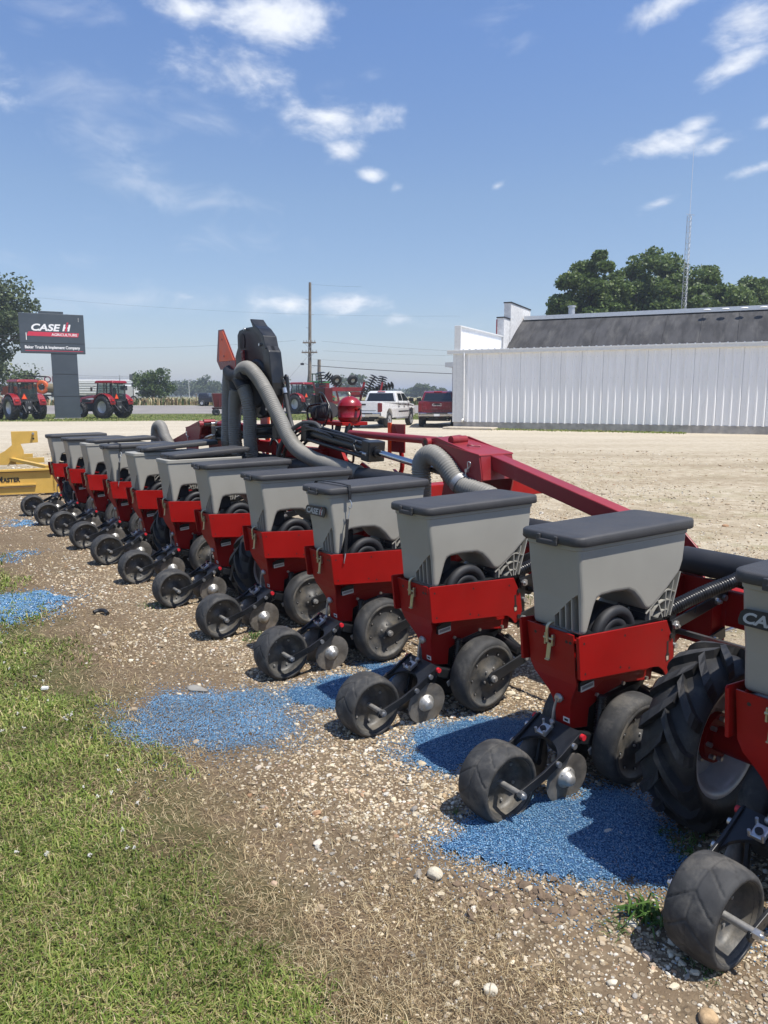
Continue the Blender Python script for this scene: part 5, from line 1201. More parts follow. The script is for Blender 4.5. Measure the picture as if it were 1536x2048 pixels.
mb = MB(); F0 = frame((PXL + .165 * PW, -.256, 6.22), (1, 0, 0), (0, 0, 1)); logo_into(mb, F0, .47, SIGNW, SIGNR, .24)
z0, z1 = 5.84, 6.14; sh = .24
plate_into(mb, [(PXL + .105 * PW, z0), (PXL + .895 * PW, z0 - .02), (PXL + .915 * PW, z1 - .04), (PXL + .135 * PW, z1)], frame((0, -.254, 0), (1, 0, 0), (0, 0, 1)), .004, SIGNR)
text_into(mb, 'AGRICULTURE', .245, frame((PXL + .485 * PW, -.262, 5.88), (1, 0, 0), (0, 0, 1)), SIGNW, sx=1.05, off=.004)
text_into(mb, 'Baker Truck & Implement Company', .285, frame((PXL + .065 * PW, -.262, 4.97), (1, 0, 0), (0, 0, 1)), SIGNW, sx=.86, off=.008)
plate_into(mb, [(PXL + .07 * PW, 4.80), (PXL + .965 * PW, 4.80), (PXL + .965 * PW, 4.835), (PXL + .07 * PW, 4.835)], frame((0, -.254, 0), (1, 0, 0), (0, 0, 1)), .004, SIGNR)
mb.build('lettering', sign)

# ------------------------------------------------------------------ tractors
GLASS = mat('cab_glass', (.025, .035, .038), .06, spec=.7, var=.1); TRED = mat('tractor_red', (.24, .012, .017), .3, coat=.4, var=.08, dust=.08); TGREEN = mat('tractor_green', (.03, .14, .035), .35, coat=.3)
TGREY = mat('tractor_chassis', (.028, .028, .03), .55, var=.3, dust=.2); RIMS = mat('silver_rim', (.52, .52, .53), .35, .4); RIMY = mat('yellow_rim', (.62, .45, .03), .4)
LAMPR = mat('red_lamp_lens', (.55, .02, .02), .2, coat=.5); LAMPW = mat('clear_lamp_lens', (.75, .75, .72), .15)
def tyre_obj(name, Rr, w, rim, rimm, parent, loc, seed):
    mb = MB(); ag_tyre(mb, Rr, w, rim, RUBT, 20, .05, 40); rim_into(mb, rim, w, rimm, 0, 28, 8)
    return mb.build(name, parent, loc, (0, seed, 0))
def tractor(pos, heading, paint, rimm, label, sc=1., loader=False):
    t = empty('tractor', pos, heading, label=label, cat='tractor'); t.scale = (sc,) * 3
    for s in (-1, 1):
        tyre_obj('rear_wheel', .84, .50, .42, rimm, t, (0, s * .92, .84), s + 1.)
        tyre_obj('front_wheel', .60, .38, .29, rimm, t, (2.35, s * .86, .60), s + 2.)
        mb = MB(); pr = [(.95 * math.cos(R(a)), .86 + .97 * math.sin(R(a))) for a in range(18, 171, 9)] + [(.90 * math.cos(R(a)), .86 + .91 * math.sin(R(a))) for a in range(170, 17, -9)]
        mb.prism(pr, s * .62, s * 1.10, paint, 'y', .02); mb.box((-.86, s * .86, 1.32), (.10, .34, .26), paint, bev=.02); mb.build('fender', t)
        mb = MB(); mb.box((-.93, s * .90, 1.33), (.05, .22, .10), LAMPR, bev=.01); mb.build('tail_lamp', t)
        mb = MB(); mb.box((-.62, s * .52, 2.50), (.06, .16, .09), LAMPW, bev=.01); mb.build('work_lamp', t)
    mb = MB(); mb.box((.9, 0, .92), (3.1, .50, .50), TGREY, bev=.04); mb.cyl((0, -.8, .84), (0, .8, .84), .16, TGREY, seg=14); mb.cyl((2.35, -.75, .60), (2.35, .75, .60), .10, TGREY, seg=12)
    for s in (-1, 1):
        mb.bar((-.2, s * .32, 1.25), (-.95, s * .36, .55), .07, .09, TGREY); mb.bar((-.1, s * .28, .55), (-1.15, s * .42, .52), .07, .08, TGREY); mb.box((.95, s * .68, .75), (.5, .25, .06), TGREY); mb.box((.95, s * .68, .45), (.45, .25, .05), TGREY)
        mb.bar((-.35, s * .15, .6), (-.60, s * .25, 1.45), .05, .05, TGREY)
    mb.box((-.45, 0, .95), (.35, .5, .7), TGREY, bev=.03); mb.box((-.75, 0, .48), (.6, .10, .06), TGREY); mb.cyl((-.70, 0, .85), (-.58, 0, .85), .09, ZINC, seg=10)
    for k in range(6): mb.cyl((-.66, -.18 + k * .07, 1.15 + (k % 2) * .09), (-.60, -.18 + k * .07, 1.15 + (k % 2) * .09), .025, ZINC if k % 2 else TGREY, seg=8)
    mb.box((2.95, 0, .85), (.35, .7, .45), TGREY, bev=.03); mb.build('chassis', t)
    mb = MB(); mb.poly([(.95, -.42, 1.12), (3.15, -.36, 1.05), (3.15, .36, 1.05), (.95, .42, 1.12), (.95, -.40, 1.78), (3.0, -.30, 1.52), (3.0, .30, 1.52), (.95, .40, 1.78)], [(0, 3, 2, 1), (4, 5, 6, 7), (0, 1, 5, 4), (1, 2, 6, 5), (2, 3, 7, 6), (3, 0, 4, 7)], paint, .06)
    for s in (-1, 1): mb.box((2.3, s * .375, 1.30), (.9, .03, .22), TGREY); mb.poly([(1.3, s * .415, 1.40), (2.1, s * .39, 1.36), (2.35, s * .38, 1.43), (1.6, s * .40, 1.50)], [(0, 1, 2, 3)], SIGNW)
    mb.build('hood', t)
    mb = MB(); cx = [(-.62, 1.30, .60), (-.58, 2.55, .62), (.98, 1.30, .66), (.80, 2.55, .60), (.15, 1.3, .72), (.12, 2.55, .66)]
    for s in (-1, 1):
        for i in (0, 2, 4): a, b = cx[i], cx[i + 1]; mb.bar((a[0], s * a[2], a[1]), (b[0], s * b[2], b[1]), .07, .07, TGREY)
        mb.box((.18, s * .66, 1.30), (1.5, .08, .12), TGREY)
    mb.box((-.58, 0, 1.33), (.08, 1.2, .14), TGREY); mb.box((-.58, 0, 2.54), (.08, 1.2, .08), TGREY)
    mb.box((.1, 0, 1.55), (.5, .5, .12), INK); mb.box((-.12, 0, 1.85), (.12, .46, .6), INK, bev=.03); mb.cyl((.55, 0, 1.4), (.45, 0, 1.8), .03, INK); mb.lathe([(.17, 0), (.19, .02), (.17, .04)], (.45, 0, 1.8), INK, 16, axis='z')
    mb.build('cab_frame', t)
    gl = mat('tinted_window', (.06, .08, .08), .05, spec=.6)
    nt = gl.node_tree; 
    if 'tr' not in gl: 
        gl['tr'] = 1; b = nt.nodes['Principled BSDF']; tr = nt.nodes.new('ShaderNodeBsdfTransparent'); tr.inputs[0].default_value = (.72, .80, .78, 1); mx = nt.nodes.new('ShaderNodeMixShader'); mx.inputs[0].default_value = .62
        nt.links.new(b.outputs[0], mx.inputs[1]); nt.links.new(tr.outputs[0], mx.inputs[2]); nt.links.new(mx.outputs[0], nt.nodes['Material Output'].inputs[0])
    for pts in ([(-.60, -.56, 1.38), (-.60, .56, 1.38), (-.57, .58, 2.50), (-.57, -.58, 2.50)], [(.97, -.60, 1.38), (.97, .60, 1.38), (.79, .56, 2.5), (.79, -.56, 2.5)]) + tuple([(-.56, s * .62, 1.38), (.92, s * .68, 1.38), (.78, s * .62, 2.5), (-.54, s * .63, 2.5)] for s in (-1, 1)):
        mb = MB(); mb.add(pts, [(0, 1, 2, 3)], gl); mb.build('window', t)
    mb = MB(); mb.box((.12, 0, 2.66), (1.85, 1.50, .20), paint, bev=.07, taper=.9); mb.box((-.72, 0, 2.57), (.10, 1.2, .05), TGREY); mb.build('roof', t)
    mb = MB(); mb.cyl((1.12, -.50, 1.5), (1.12, -.50, 2.45), .045, TGREY, seg=10); mb.tube([(1.12, -.5, 2.45), (1.10, -.5, 2.53), (1.05, -.5, 2.58)], .042, TGREY, 8); mb.build('exhaust_stack', t)
    for s in (-1, 1): mb = MB(); mb.bar((.85, s * .70, 2.35), (.95, s * 1.05, 2.25), .03, .03, TGREY); mb.box((.93, s * 1.10, 2.12), (.04, .18, .30), TGREY, bev=.01); mb.build('mirror', t)
    mb = MB(); T = [(.20, 1.42), (-.20, 1.42), (-.20, 1.48), (-.03, 1.82), (.03, 1.82), (.20, 1.48)]; mb.prism([(a + .28, b) for a, b in T], -.66, -.645, DRED, 'x'); mb.prism([(.44, 1.46), (.12, 1.46), (.28, 1.78)], -.668, -.66, ORANGE, 'x'); mb.build('slow_vehicle_sign', t)
    return t
tractor(stand(49, 51.5), R(90 + 18 + 31), TRED, RIMS, 'red cab tractor left of the sign column, seen from behind')
tractor(stand(226, 55), R(90 + 18 + 46), TRED, RIMS, 'red cab tractor right of the sign column on the grass verge')
tractor(stand(607, 67), R(90 + 6 + 44), TRED, RIMS, 'red tractor beyond the vacuum fan in the middle distance')
tractor(stand(640, 70), R(90 + 6 + 40), TGREEN, RIMY, 'green tractor with yellow wheels half hidden behind a red tractor')

# ------------------------------------------------------------------ pickups
def pickup(pos, heading, paint, label, badge=None, chromebump=True):
    t = empty('pickup_truck', pos, heading, label=label, cat='pickup')
    # x forward with the rear axle at 0
    def arch(cx, r=.50, a0=180, a1=0, n=9): return [(cx + r * math.cos(R(a0 + (a1 - a0) * k / n)), .50 + r * math.sin(R(a0 + (a1 - a0) * k / n))) for k in range(n + 1)]
    side = [(-1.22, .62), (-.56, .52)] + arch(0) + [(.56, .50), (3.14, .50)] + arch(3.70) + [(4.26, .52), (4.62, .58), (4.70, .78), (4.66, 1.06), (4.50, 1.19), (3.35, 1.27), (3.0, 1.34), (-1.24, 1.38), (-1.26, .95)]
    mb = MB()
    def tp(q): x, y, z = q; k = max(0, z - .95) / .43; return (x, y * (1 - .035 * k) * (1 - .10 * max(0, (x - 3.9) / .8)), z)
    mb.prism(side, -1.0, 1.0, paint, 'y', .035, tp, seg=2)
    mb.box((.12, 0, 1.375), (2.5, 1.72, .06), INK); mb.build('body', t)
    cab = [(1.30, .95, 1.34), (1.48, .76, 1.90), (3.02, .74, 1.90), (3.86 - .3, .94, 1.28), (2.2, .78, 1.945)]
    mb = MB(); V = []
    for s in (-1, 1): V += [(1.30, s * .95, 1.33), (1.44, s * .78, 1.86), (1.75, s * .76, 1.93), (2.65, s * .75, 1.93), (2.95, s * .77, 1.85), (3.72, s * .93, 1.28)]
    n = 6; mb.poly(V, [list(range(n))[::-1], list(range(n, 2 * n))] + [(i, (i + 1) % n, n + (i + 1) % n, n + i) for i in range(n)], paint, .03); mb.build('cab', t)
    wg = mat('dark_car_glass', (.015, .018, .02), .05, spec=.8)
    def pane(pts):
        mb = MB(); mb.add(pts, [list(range(len(pts)))], wg); mb.build('window', t)
    pane([(1.295, -.80, 1.40), (1.295, .80, 1.40), (1.405, .68, 1.81), (1.405, -.68, 1.81)])
    pane([(3.66, -.80, 1.37), (3.66, .80, 1.37), (3.03, .68, 1.82), (3.03, -.68, 1.82)])
    for s in (-1, 1):
        def sy(z): return s * (.958 - (z - 1.33) * .34 + .004)
        pane([(1.62, sy(1.42), 1.42), (2.28, sy(1.42), 1.42), (2.30, sy(1.80), 1.80), (1.72, sy(1.80), 1.80)]); pane([(2.40, sy(1.42), 1.42), (3.36, sy(1.42), 1.42), (2.88, sy(1.80), 1.80), (2.40, sy(1.80), 1.80)])
        mb = MB(); mb.box((2.345, s * .992, 1.0), (.012, .012, .75), INK); mb.box((1.42, s * .992, 1.0), (.012, .012, .75), INK); mb.box((3.25, s * .992, .95), (.012, .012, .6), INK)
        mb.box((2.3, s * 1.0, .84), (1.75, .03, .05), INK); mb.build('door_seam', t)
        for x in (1.66, 2.62): mb = MB(); mb.box((x, s * 1.0, 1.20), (.20, .05, .05), INK if paint is not TRED else paint, bev=.01); mb.build('door_handle', t)
        mb = MB(); mb.box((3.25, s * 1.13, 1.45), (.12, .26, .20), INK, bev=.03); mb.build('mirror', t)
        mb = MB(); mb.box((-1.20, s * .89, 1.07), (.16, .20, .46), LAMPR if paint is TRED else mat('smoked_red_lens', (.16, .01, .015), .15, coat=.5), bev=.02); mb.build('tail_lamp', t)
        mb = MB(); mb.cyl((1.0, s * 1.03, .46), (2.9, s * 1.03, .46), .045, ZINC if chromebump else INK, seg=10); mb.build('side_step', t)
        mb = MB(); mb.prism([(.46 * math.cos(R(a)), .50 + .46 * math.sin(R(a))) for a in range(0, 181, 15)] + [(-.46, .40), (.46, .40)], s * .80, s * .62, INK, 'y'); mb.prism([(3.70 + .46 * math.cos(R(a)), .50 + .46 * math.sin(R(a))) for a in range(0, 181, 15)] + [(3.24, .40), (4.16, .40)], s * .80, s * .62, INK, 'y'); mb.build('wheel_housing', t)
        for x in (0, 3.70):
            mb = MB(); mb.lathe([(.27, -.13), (.36, -.135), (.395, -.10), (.405, 0), (.395, .10), (.36, .135), (.27, .13)], (0, 0, 0), RUBT, 36)
            mb.lathe([(.275, s * .128), (.25, s * .10), (.22, s * .08), (0, s * .10)], (0, 0, 0), RIMS, 30)
            for k in range(6): a = k * math.pi / 3; mb.bar((.06 * math.cos(a), s * .115, .06 * math.sin(a)), (.25 * math.cos(a), s * .105, .25 * math.sin(a)), .07, .03, RIMS, up=(0, 1, 0))
            mb.cyl((0, s * .08, 0), (0, s * .13, 0), .06, INK, seg=12); mb.build('wheel', t, (x, s * .86, .405))
        mb = MB(); mb.box((4.52, s * .74, .98), (.14, .36, .16), LAMPW, bev=.03); mb.build('headlamp', t)
    mb = MB(); mb.box((-1.262, 0, 1.07), (.03, 1.52, .58), paint, bev=.01); mb.box((-1.28, 0, 1.22), (.02, .30, .08), INK, bev=.005); mb.box((-1.275, 0, .92), (.02, 1.4, .02), INK)
    if badge:
        text_into(mb, badge, .17, frame((-1.282, .26, 1.14), (0, -1, 0), (0, 0, 1)), ZINC, off=.008, sx=1.3); text_into(mb, '_____', .12, frame((-1.282, .28, 1.0), (0, -1, 0), (0, 0, 1)), ZINC)
    mb.build('tailgate', t)
    mb = MB(); mb.box((-1.34, 0, .70), (.16, 1.96, .20), CHROME if chromebump else INK, bev=.04); mb.box((-1.36, 0, .76), (.16, 1.1, .05), INK); mb.box((-1.36, .62, .60), (.10, .5, .10), INK); mb.box((-1.36, -.62, .60), (.10, .5, .10), INK); mb.box((-1.42, 0, .50), (.2, .08, .08), INK); mb.build('rear_bumper', t)
    mb = MB(); mb.box((-1.430, 0, .685), (.01, .31, .155), WHITE); mb.build('licence_plate', t)
    mb = MB(); mb.box((1.45, 0, 1.885), (.05, .44, .05), LAMPR, bev=.01); mb.build('brake_lamp', t)
    mb = MB(); mb.box((4.68, 0, .70), (.14, 1.8, .22), CHROME, bev=.05); mb.box((4.66, 0, .98), (.10, 1.0, .28), INK, bev=.02); mb.build('front_bumper', t)
    mb = MB(); mb.box((1.7, 0, .50), (4.6, .9, .22), INK); mb.cyl((0, -.7, .40), (0, .7, .40), .09, INK); mb.tube([(-1.0, -.55, .42), (.3, -.5, .45)], .04, CAST, 8); mb.build('underbody', t)
    return t
WPAINT = mat('white_car_paint', (.74, .74, .73), .25, coat=.5, var=.02); CRED = mat('dark_red_car_paint', (.16, .007, .016), .25, coat=.6, var=.04)
pickup(stand(744, 39.6), R(90 - 20), WPAINT, 'white crew cab pickup parked facing away beyond the red tank')
pickup(stand(875, 40.4), R(90 - 5), CRED, 'dark red pickup parked tail toward us by the white building', 'GMC')

# ------------------------------------------------------------------ poles, wires and the lattice mast
WOOD = mat('weathered_pole_wood', (.20, .165, .13), .9, var=.25, scale=3, bump=.3, bscale=20)
pp = stand(619, 71.5); up = empty('utility_pole', pp, R(-6), label='tall weathered wooden utility pole with two crossarms', cat='utility pole')
mb = MB(); mb.cyl((0, 0, -.2), (.22, 0, 11.75), .19, WOOD, r1=.12, seg=12); mb.build('shaft', up)
for z, w in ((6.25, 1.25), (5.35, 1.5)):
    mb = MB(); mb.box((.11, -.2, z), (w, .10, .13), WOOD); 
    for s in (-1, 1): mb.bar((.1, -.22, z - .5), (.1 + s * .45, -.22, z - .05), .03, .03, GALV)
    for x in np.linspace(-w / 2 + .1, w / 2 - .1, 5): mb.cyl((.11 + x, -.2, z + .05), (.11 + x, -.2, z + .22), .045, GALV, seg=8)
    mb.build('crossarm', up)
mb = MB(); mb.bar((.1, 0, 4.2), (-.5, -.1, 4.35), .04, .04, GALV); mb.box((-.62, -.1, 4.28), (.32, .22, .2), TGREY, bev=.04); mb.bar((0, 0, 3.9), (.6, 0, 4.05), .03, .03, GALV); mb.build('street_lamp_arm', up)
mb = MB()
for z in (7.6, 8.8, 10.2): mb.bar((.15, 0, z), (.15 + (.4 if z > 8 and z < 9 else -.4), 0, z + .05), .04, .04, GALV)
mb.build('step_bracket', up)
p2 = stand(637, 74); o = MB(); o.cyl((0, 0, -.2), (.12, 0, 4.65), .19, WOOD, r1=.16, seg=12); tag(o.build('utility_pole', None, p2), 'short cut-off wooden pole right of the tall utility pole', 'utility pole')
WIRE = mat('dark_wire', (.05, .05, .055), .6)
def wire(a, b, sag, label, r=.007):
    a, b = Vector(a), Vector(b); P = [a.lerp(b, t) - Vector((0, 0, sag * 4 * t * (1 - t))) for t in np.linspace(0, 1, 15)]
    c = a.copy(); mb = MB(); mb.tube([p - c for p in P], r, WIRE, 5, step=20); tag(mb.build('overhead_wire', None, c), label, 'wire', 'overhead wires')
top = pp + Vector((.2, 0, 11.6))
wire(pp + Vector((1.2, -.2, 6.4)), (48, 60, 7.0), 1.6, 'thin wire sagging from the upper crossarm over the white pickup')
wire(pp + Vector((1.4, -.2, 5.5)), (50, 74, 8.6), 1.5, 'thin wire rising right from the lower crossarm')
wire(pp + Vector((.3, 0, 4.15)), (30, 66, 3.6), .55, 'lowest thick cable running right from the pole', .03)
wire(pp + Vector((.3, 0, 4.75)), (52, 76, 8.2), 1.8, 'thin wire just above the thick cable')
wire(pp + Vector((-1.2, -.2, 6.45)), (-62, 92, 9.2), 1.2, 'long thin wire running left past the sign')
wire(pp + Vector((-.1, 0, 5.0)), pp + Vector((-4.6, .5, 0)), 0, 'guy wire slanting down left from the pole'); wire(top, pp + Vector((5, -.5, 11.3)), .05, 'short faint wire at the pole tip', .006)
wire((-70, 60, 6.0), (-24, 55.0, 6.1), .3, 'upper wire entering at the left edge and ending behind the sign', .022); wire((-70, 60.5, 5.7), (-24, 55.0, 5.8), .3, 'lower wire entering at the left edge and ending behind the sign', .022); wire((-70, 95, 16.8), (10, 100, 12.), 1.5, 'faint wire across the tall left tree')
mz = stand(1357, 57); mast = empty('lattice_mast', mz, .4, label='slender triangular lattice radio mast behind the white building', cat='mast')
mb = MB(); rad = .23; LG = [Vector((rad * math.cos(a), rad * math.sin(a), 0)) for a in (0, 2.094, 4.189)]
HM = 14.7
for l in LG: mb.cyl(l, l * .75 + Vector((0, 0, HM)), .022, GALV, seg=6)
nst = 38
for k in range(nst):
    z0, z1 = HM * k / nst, HM * (k + 1) / nst; f0, f1 = 1 - .25 * k / nst, 1 - .25 * (k + 1) / nst
    for i in range(3):
        a, b = LG[i] * f0 + Vector((0, 0, z0)), LG[(i + 1) % 3] * f1 + Vector((0, 0, z1)); mb.cyl(a, b, .010, GALV, seg=5); mb.cyl(LG[i] * f1 + Vector((0, 0, z1)), b, .010, GALV, seg=5)
mb.build('lattice', mast)
mb = MB(); mb.cyl((0, 0, HM), (0, 0, HM + 5.0), .018, WTRIM, r1=.010, seg=6); mb.bar((-.35, 0, HM + .1), (.45, 0, HM + .1), .03, .03, GALV); mb.bar((.3, 0, HM + .1), (.3, 0, HM + .4), .02, .02, GALV); mb.build('whip_antenna', mast)

# ------------------------------------------------------------------ yellow land leveller
YEL = mat('yellow_implement_paint', (.60, .38, .085), .42, var=.08, scale=3, dust=.15, dustcol=(.40, .29, .13)); YELD = mat('dark_brown_strip', (.17, .11, .05), .6, var=.2)
yb = stand(92, 12.6); lv = empty('land_leveller', Vector((yb.x, yb.y, 0)), R(24), label='yellow box leveller with black lettering at the left edge', cat='leveller')
mb = MB(); mb.poly([(-3.4, 0, .03), (.17, 0, .03), (.03, 0, .43), (-3.4, 0, .43), (-3.4, .03, .03), (.17, .03, .03), (.03, .03, .43), (-3.4, .03, .43)], [(0, 1, 2, 3), (7, 6, 5, 4), (0, 4, 5, 1), (1, 5, 6, 2), (2, 6, 7, 3), (3, 7, 4, 0)], YEL, .004)
mb.box((-1.69, -.015, .44), (3.42, .08, .035), YEL, bev=.004); mb.box((-1.9, -.02, .19), (3.3, .04, .022), YEL); mb.box((-1.9, -.02, .165), (3.3, .03, .028), YELD); mb.box((-1.69, -.004, .415), (3.42, .006, .018), YELD)  # dark brown strips run just below the ledge and the top flange
mb.build('blade', lv)
mb = MB(); mb.box((.03, .85, .30), (.04, 1.7, .5), YEL, bev=.006); mb.build('end_plate', lv)
mb = MB(); mb.bar((-3.4, .75, .54), (-.10, .75, .54), .08, .09, YEL); mb.bar((-3.4, 1.5, .56), (-.3, 1.5, .56), .08, .09, YEL); mb.bar((-.62, .65, .58), (-.05, .08, .47), .09, .05, YEL); mb.bar((-1.6, .5, .50), (-1.1, .05, .47), .07, .05, YEL); mb.bar((-1.3, 1.5, .60), (-.6, .75, .56), .08, .06, YEL); mb.build('frame_rail', lv)
mb = MB(); mb.prism([(-.72, .48), (-.42, .48), (-.42, .72), (-.46, .84), (-.18, .86), (-.18, 1.06), (-.60, 1.06), (-.60, .82), (-.72, .72), (-1.10, .52), (-1.02, .48)], .66, .70, YEL, 'y', .003); mb.cyl((-.25, .60, 1.02), (-.25, .74, 1.02), .02, ZINC, seg=10); mb.cyl((-.25, .655, .93), (-.25, .66, .93), .016, INK, seg=10)
mb.build('hitch_mast', lv)
mb = MB(); Mx = frame((-.83, -.004, .245), (1, 0, 0), (0, 0, 1)); w = text_into(mb, 'M', .135, Mx, INK, sx=.85, off=.003); w2 = text_into(mb, 'ASTER', .10, Mx @ Matrix.Translation((w[1] + .008, 0, 0)), INK, sx=.88, off=.003); mb.build('lettering', lv)

# ------------------------------------------------------------------ folded disc harrow between the tractors and the white pickup
hz_ = stand(700, 57); hw = empty('disc_harrow', hz_, R(8), label='red disc harrow with wings folded upright behind the white pickup', cat='harrow')
DSTEEL = mat('dark_harrow_disc', (.035, .035, .037), .4, .5, var=.3, dust=.2)
mb = MB(); mb.box((0, 0, 1.15), (5.4, .18, .18), REDF); mb.box((0, 1.6, 1.15), (5.4, .18, .18), REDF)
for x in (-2.4, -.8, .8, 2.2): mb.box((x, .8, 1.15), (.16, 1.8, .16), REDF); mb.bar((x, .4, 1.2), (x + (.35 if x > 0 else -.35), .5, 2.7), .14, .14, REDF)
mb.box((-.1, .3, 2.15), (2.6, .14, .30), REDF); mb.box((-1.95, .1, 1.9), (.75, .12, 1.4), DRED); mb.box((.4, .6, 1.75), (.9, .12, .4), REDF); mb.build('frame', hw)
def gang(a, b, nd, rd):
    mb = MB(); a, b = Vector(a), Vector(b); d = (b - a).normalized(); mb.cyl(a, b, .05, TGREY, seg=8)
    for k in range(nd):
        c = a.lerp(b, (k + .5) / nd); mb.cyl(c, c + d * .09, rd * 1.12, DSTEEL, r1=rd * .7, seg=18)
    mb.build('disc_gang', hw)
gang((-2.05, .2, 1.9), (-2.2, .2, 3.45), 7, .36); gang((-1.75, 1.4, 3.30), (-.65, 1.2, 2.35), 8, .34); gang((1.05, .1, 1.55), (1.95, .1, 3.15), 9, .36); gang((2.45, 1.4, 2.0), (2.75, 1.4, 3.15), 7, .36); gang((1.6, 1.2, 2.0), (3.6, 1.6, 2.5), 8, .28)
for x in (-1.0, .22):
    mb = MB(); mb.lathe([(.16, -.12), (.34, -.13), (.40, -.09), (.41, 0), (.40, .09), (.34, .13), (.16, .12)], (0, 0, 0), RUBT, 28); mb.lathe([(.17, -.10), (.10, -.06), (0, -.06)], (0, 0, 0), RIMS, 20); mb.build('wheel', hw, (x, .3, 2.85), (R(28), 0, R(20)))
for x in (-1.2, 1.2):
    mb = MB(); mb.lathe([(.18, -.14), (.42, -.15), (.48, -.1), (.49, 0), (.48, .1), (.42, .15), (.18, .14)], (0, 0, 0), RUBT, 28); mb.lathe([(.19, -.12), (.1, -.06), (0, -.06)], (0, 0, 0), RIMS, 20); mb.build('wheel', hw, (x, .8, .47))
fr = empty('fork_attachment', stand(628, 73), 0, label='dark green tubular frame raised behind the green tractor', cat='attachment')
mb = MB()
for x in (-.9, -.2, .4, .95): mb.bar((x, 0, 0), (x * .55, 0, 3.35), .10, .10, mat('dark_green_paint', (.02, .06, .03), .5))
mb.bar((-.5, 0, 3.3), (.55, 0, 3.3), .1, .1, MATS['dark_green_paint']); mb.bar((-.7, 0, 2.2), (.7, 0, 2.2), .1, .1, MATS['dark_green_paint']); mb.build('frame', fr)

# ------------------------------------------------------------------ gravity wagon, road traffic and the depot across the road
wg_ = stand(442, 63); wgn = empty('grain_wagon', wg_, R(15), label='dark red grain wagon on small wheels partly behind the grey hoses', cat='wagon')
WRED = mat('wagon_red', (.13, .012, .016), .45, var=.12, dust=.15)
mb = MB(); mb.poly([(-.60, -.9, .72), (2.0, -.9, .72), (2.0, .9, .72), (-.60, .9, .72), (-.75, -1.1, 1.85), (2.6, -1.1, 1.85), (2.6, 1.1, 1.85), (-.75, 1.1, 1.85)], [(0, 3, 2, 1), (4, 5, 6, 7), (0, 1, 5, 4), (1, 2, 6, 5), (2, 3, 7, 6), (3, 0, 4, 7)], WRED, .03)
for x in (-.2, .6, 1.4): mb.box((x, -1.02, 1.3), (.06, .12, 1.1), WRED)
mb.box((.7, 0, .62), (2.9, .9, .14), WRED); mb.build('hopper_body', wgn)
for x in (-.45, 1.9):
    for s in (-1, 1): mb = MB(); mb.lathe([(.14, -.1), (.24, -.11), (.29, -.07), (.30, 0), (.29, .07), (.24, .11), (.14, .1)], (0, 0, 0), RUBT, 24); mb.lathe([(.15, -.08), (.08, -.04), (0, -.04)], (0, 0, 0), RIMY if False else TGREY, 16); mb.build('wheel', wgn, (x, s * .85, .30))
cr = stand(426, 76); car = empty('road_truck', cr, R(175), label='dark truck driving on the road behind the grain wagon', cat='truck'); car.scale = (.78, .78, .78)
mb = MB(); mb.box((.4, 0, .85), (2.6, 1.9, .7), mat('dark_blue_car_paint', (.02, .022, .03), .3, coat=.4), bev=.12); mb.box((1.0, 0, 1.4), (1.5, 1.7, .55), MATS['dark_blue_car_paint'], bev=.15, taper=.85); mb.build('body', car)
mb = MB(); mb.box((-1.5, 0, 1.1), (2.2, 1.9, .65), CRED, bev=.05); mb.box((-1.5, 0, 1.45), (2.1, 1.8, .06), WTRIM); mb.build('load_bed', car)
for x in (-1.7, 1.2):
    for s in (-1, 1): mb = MB(); mb.lathe([(.2, -.12), (.36, -.13), (.40, 0), (.36, .13), (.2, .12)], (0, 0, 0), RUBT, 24); mb.lathe([(.2, s * .11), (0, s * .08)], (0, 0, 0), RIMS, 16); mb.build('wheel', car, (x, s * .88, .40))
# tank trailers and sprayer across the road
WTANK = mat('white_tank_skin', (.66, .67, .66), .4, var=.06, dust=.12)
tk = stand(218, 112); tnk = empty('tank_trailer', tk, R(4), label='long white tank trailer with rooftop catwalk behind the right tractor', cat='trailer')
mb = MB(); mb.box((-1.1, 0, 2.25), (10.8, 2.4, 2.2), WTANK, bev=.15)
for z in (1.45, 1.8, 2.15, 2.5, 2.85): mb.box((-1.1, -1.22, z), (10.6, .06, .06), WTANK, bev=.02)
mb.build('tank', tnk)
mb = MB(); mb.box((-1.1, 0, 3.45), (9.6, .7, .06), GALV)
for x in np.arange(-5.8, 3.7, .8):
    mb.bar((x, -.4, 3.4), (x, -.4, 4.0), .05, .05, GALV)
mb.bar((-5.8, -.4, 3.98), (3.6, -.4, 3.75), .06, .06, GALV); mb.bar((-5.8, -.4, 3.7), (3.6, -.4, 3.6), .05, .05, GALV); mb.build('catwalk', tnk)
mb = MB(); mb.box((-1.0, 0, .95), (10.4, .9, .25), TGREY)
for x in (-5.4, -4.2, 3.0):
    for s in (-1, 1): mb.cyl((x, s * .7, .5), (x, s * 1.15, .5), .5, RUBT, seg=20)
mb.build('running_gear', tnk)
tb = stand(260, 108); twk = empty('truck_cab', tb, R(0), label='white truck cab with dark screen between tractor and bush', cat='truck')
mb = MB(); mb.box((0, 0, 1.5), (2.2, 2.3, 2.0), WTANK, bev=.15); mb.box((-.4, -1.16, 2.1), (1.0, .02, .6), wg if False else GLASS); mb.box((1.3, 0, .9), (.9, 2.0, .8), WTANK, bev=.12); mb.build('cab', twk)
for s in (-1, 1): mb = MB(); mb.cyl((.9, s * .8, .5), (.9, s * 1.15, .5), .5, RUBT, seg=20); mb.cyl((.9, s * 1.15, .5), (.9, s * 1.16, .5), .28, RIMS, seg=16); mb.build('wheel', twk)
mb = MB(); mb.cyl((-1.0, -.9, 2.5), (-1.0, -.9, 3.9), .08, GALV, seg=10); mb.build('exhaust_stack', twk)
bb = stand(275, 105); bbd = empty('notice_board', bb, 0, label='grey rectangular board on a post left of the round bush', cat='sign')
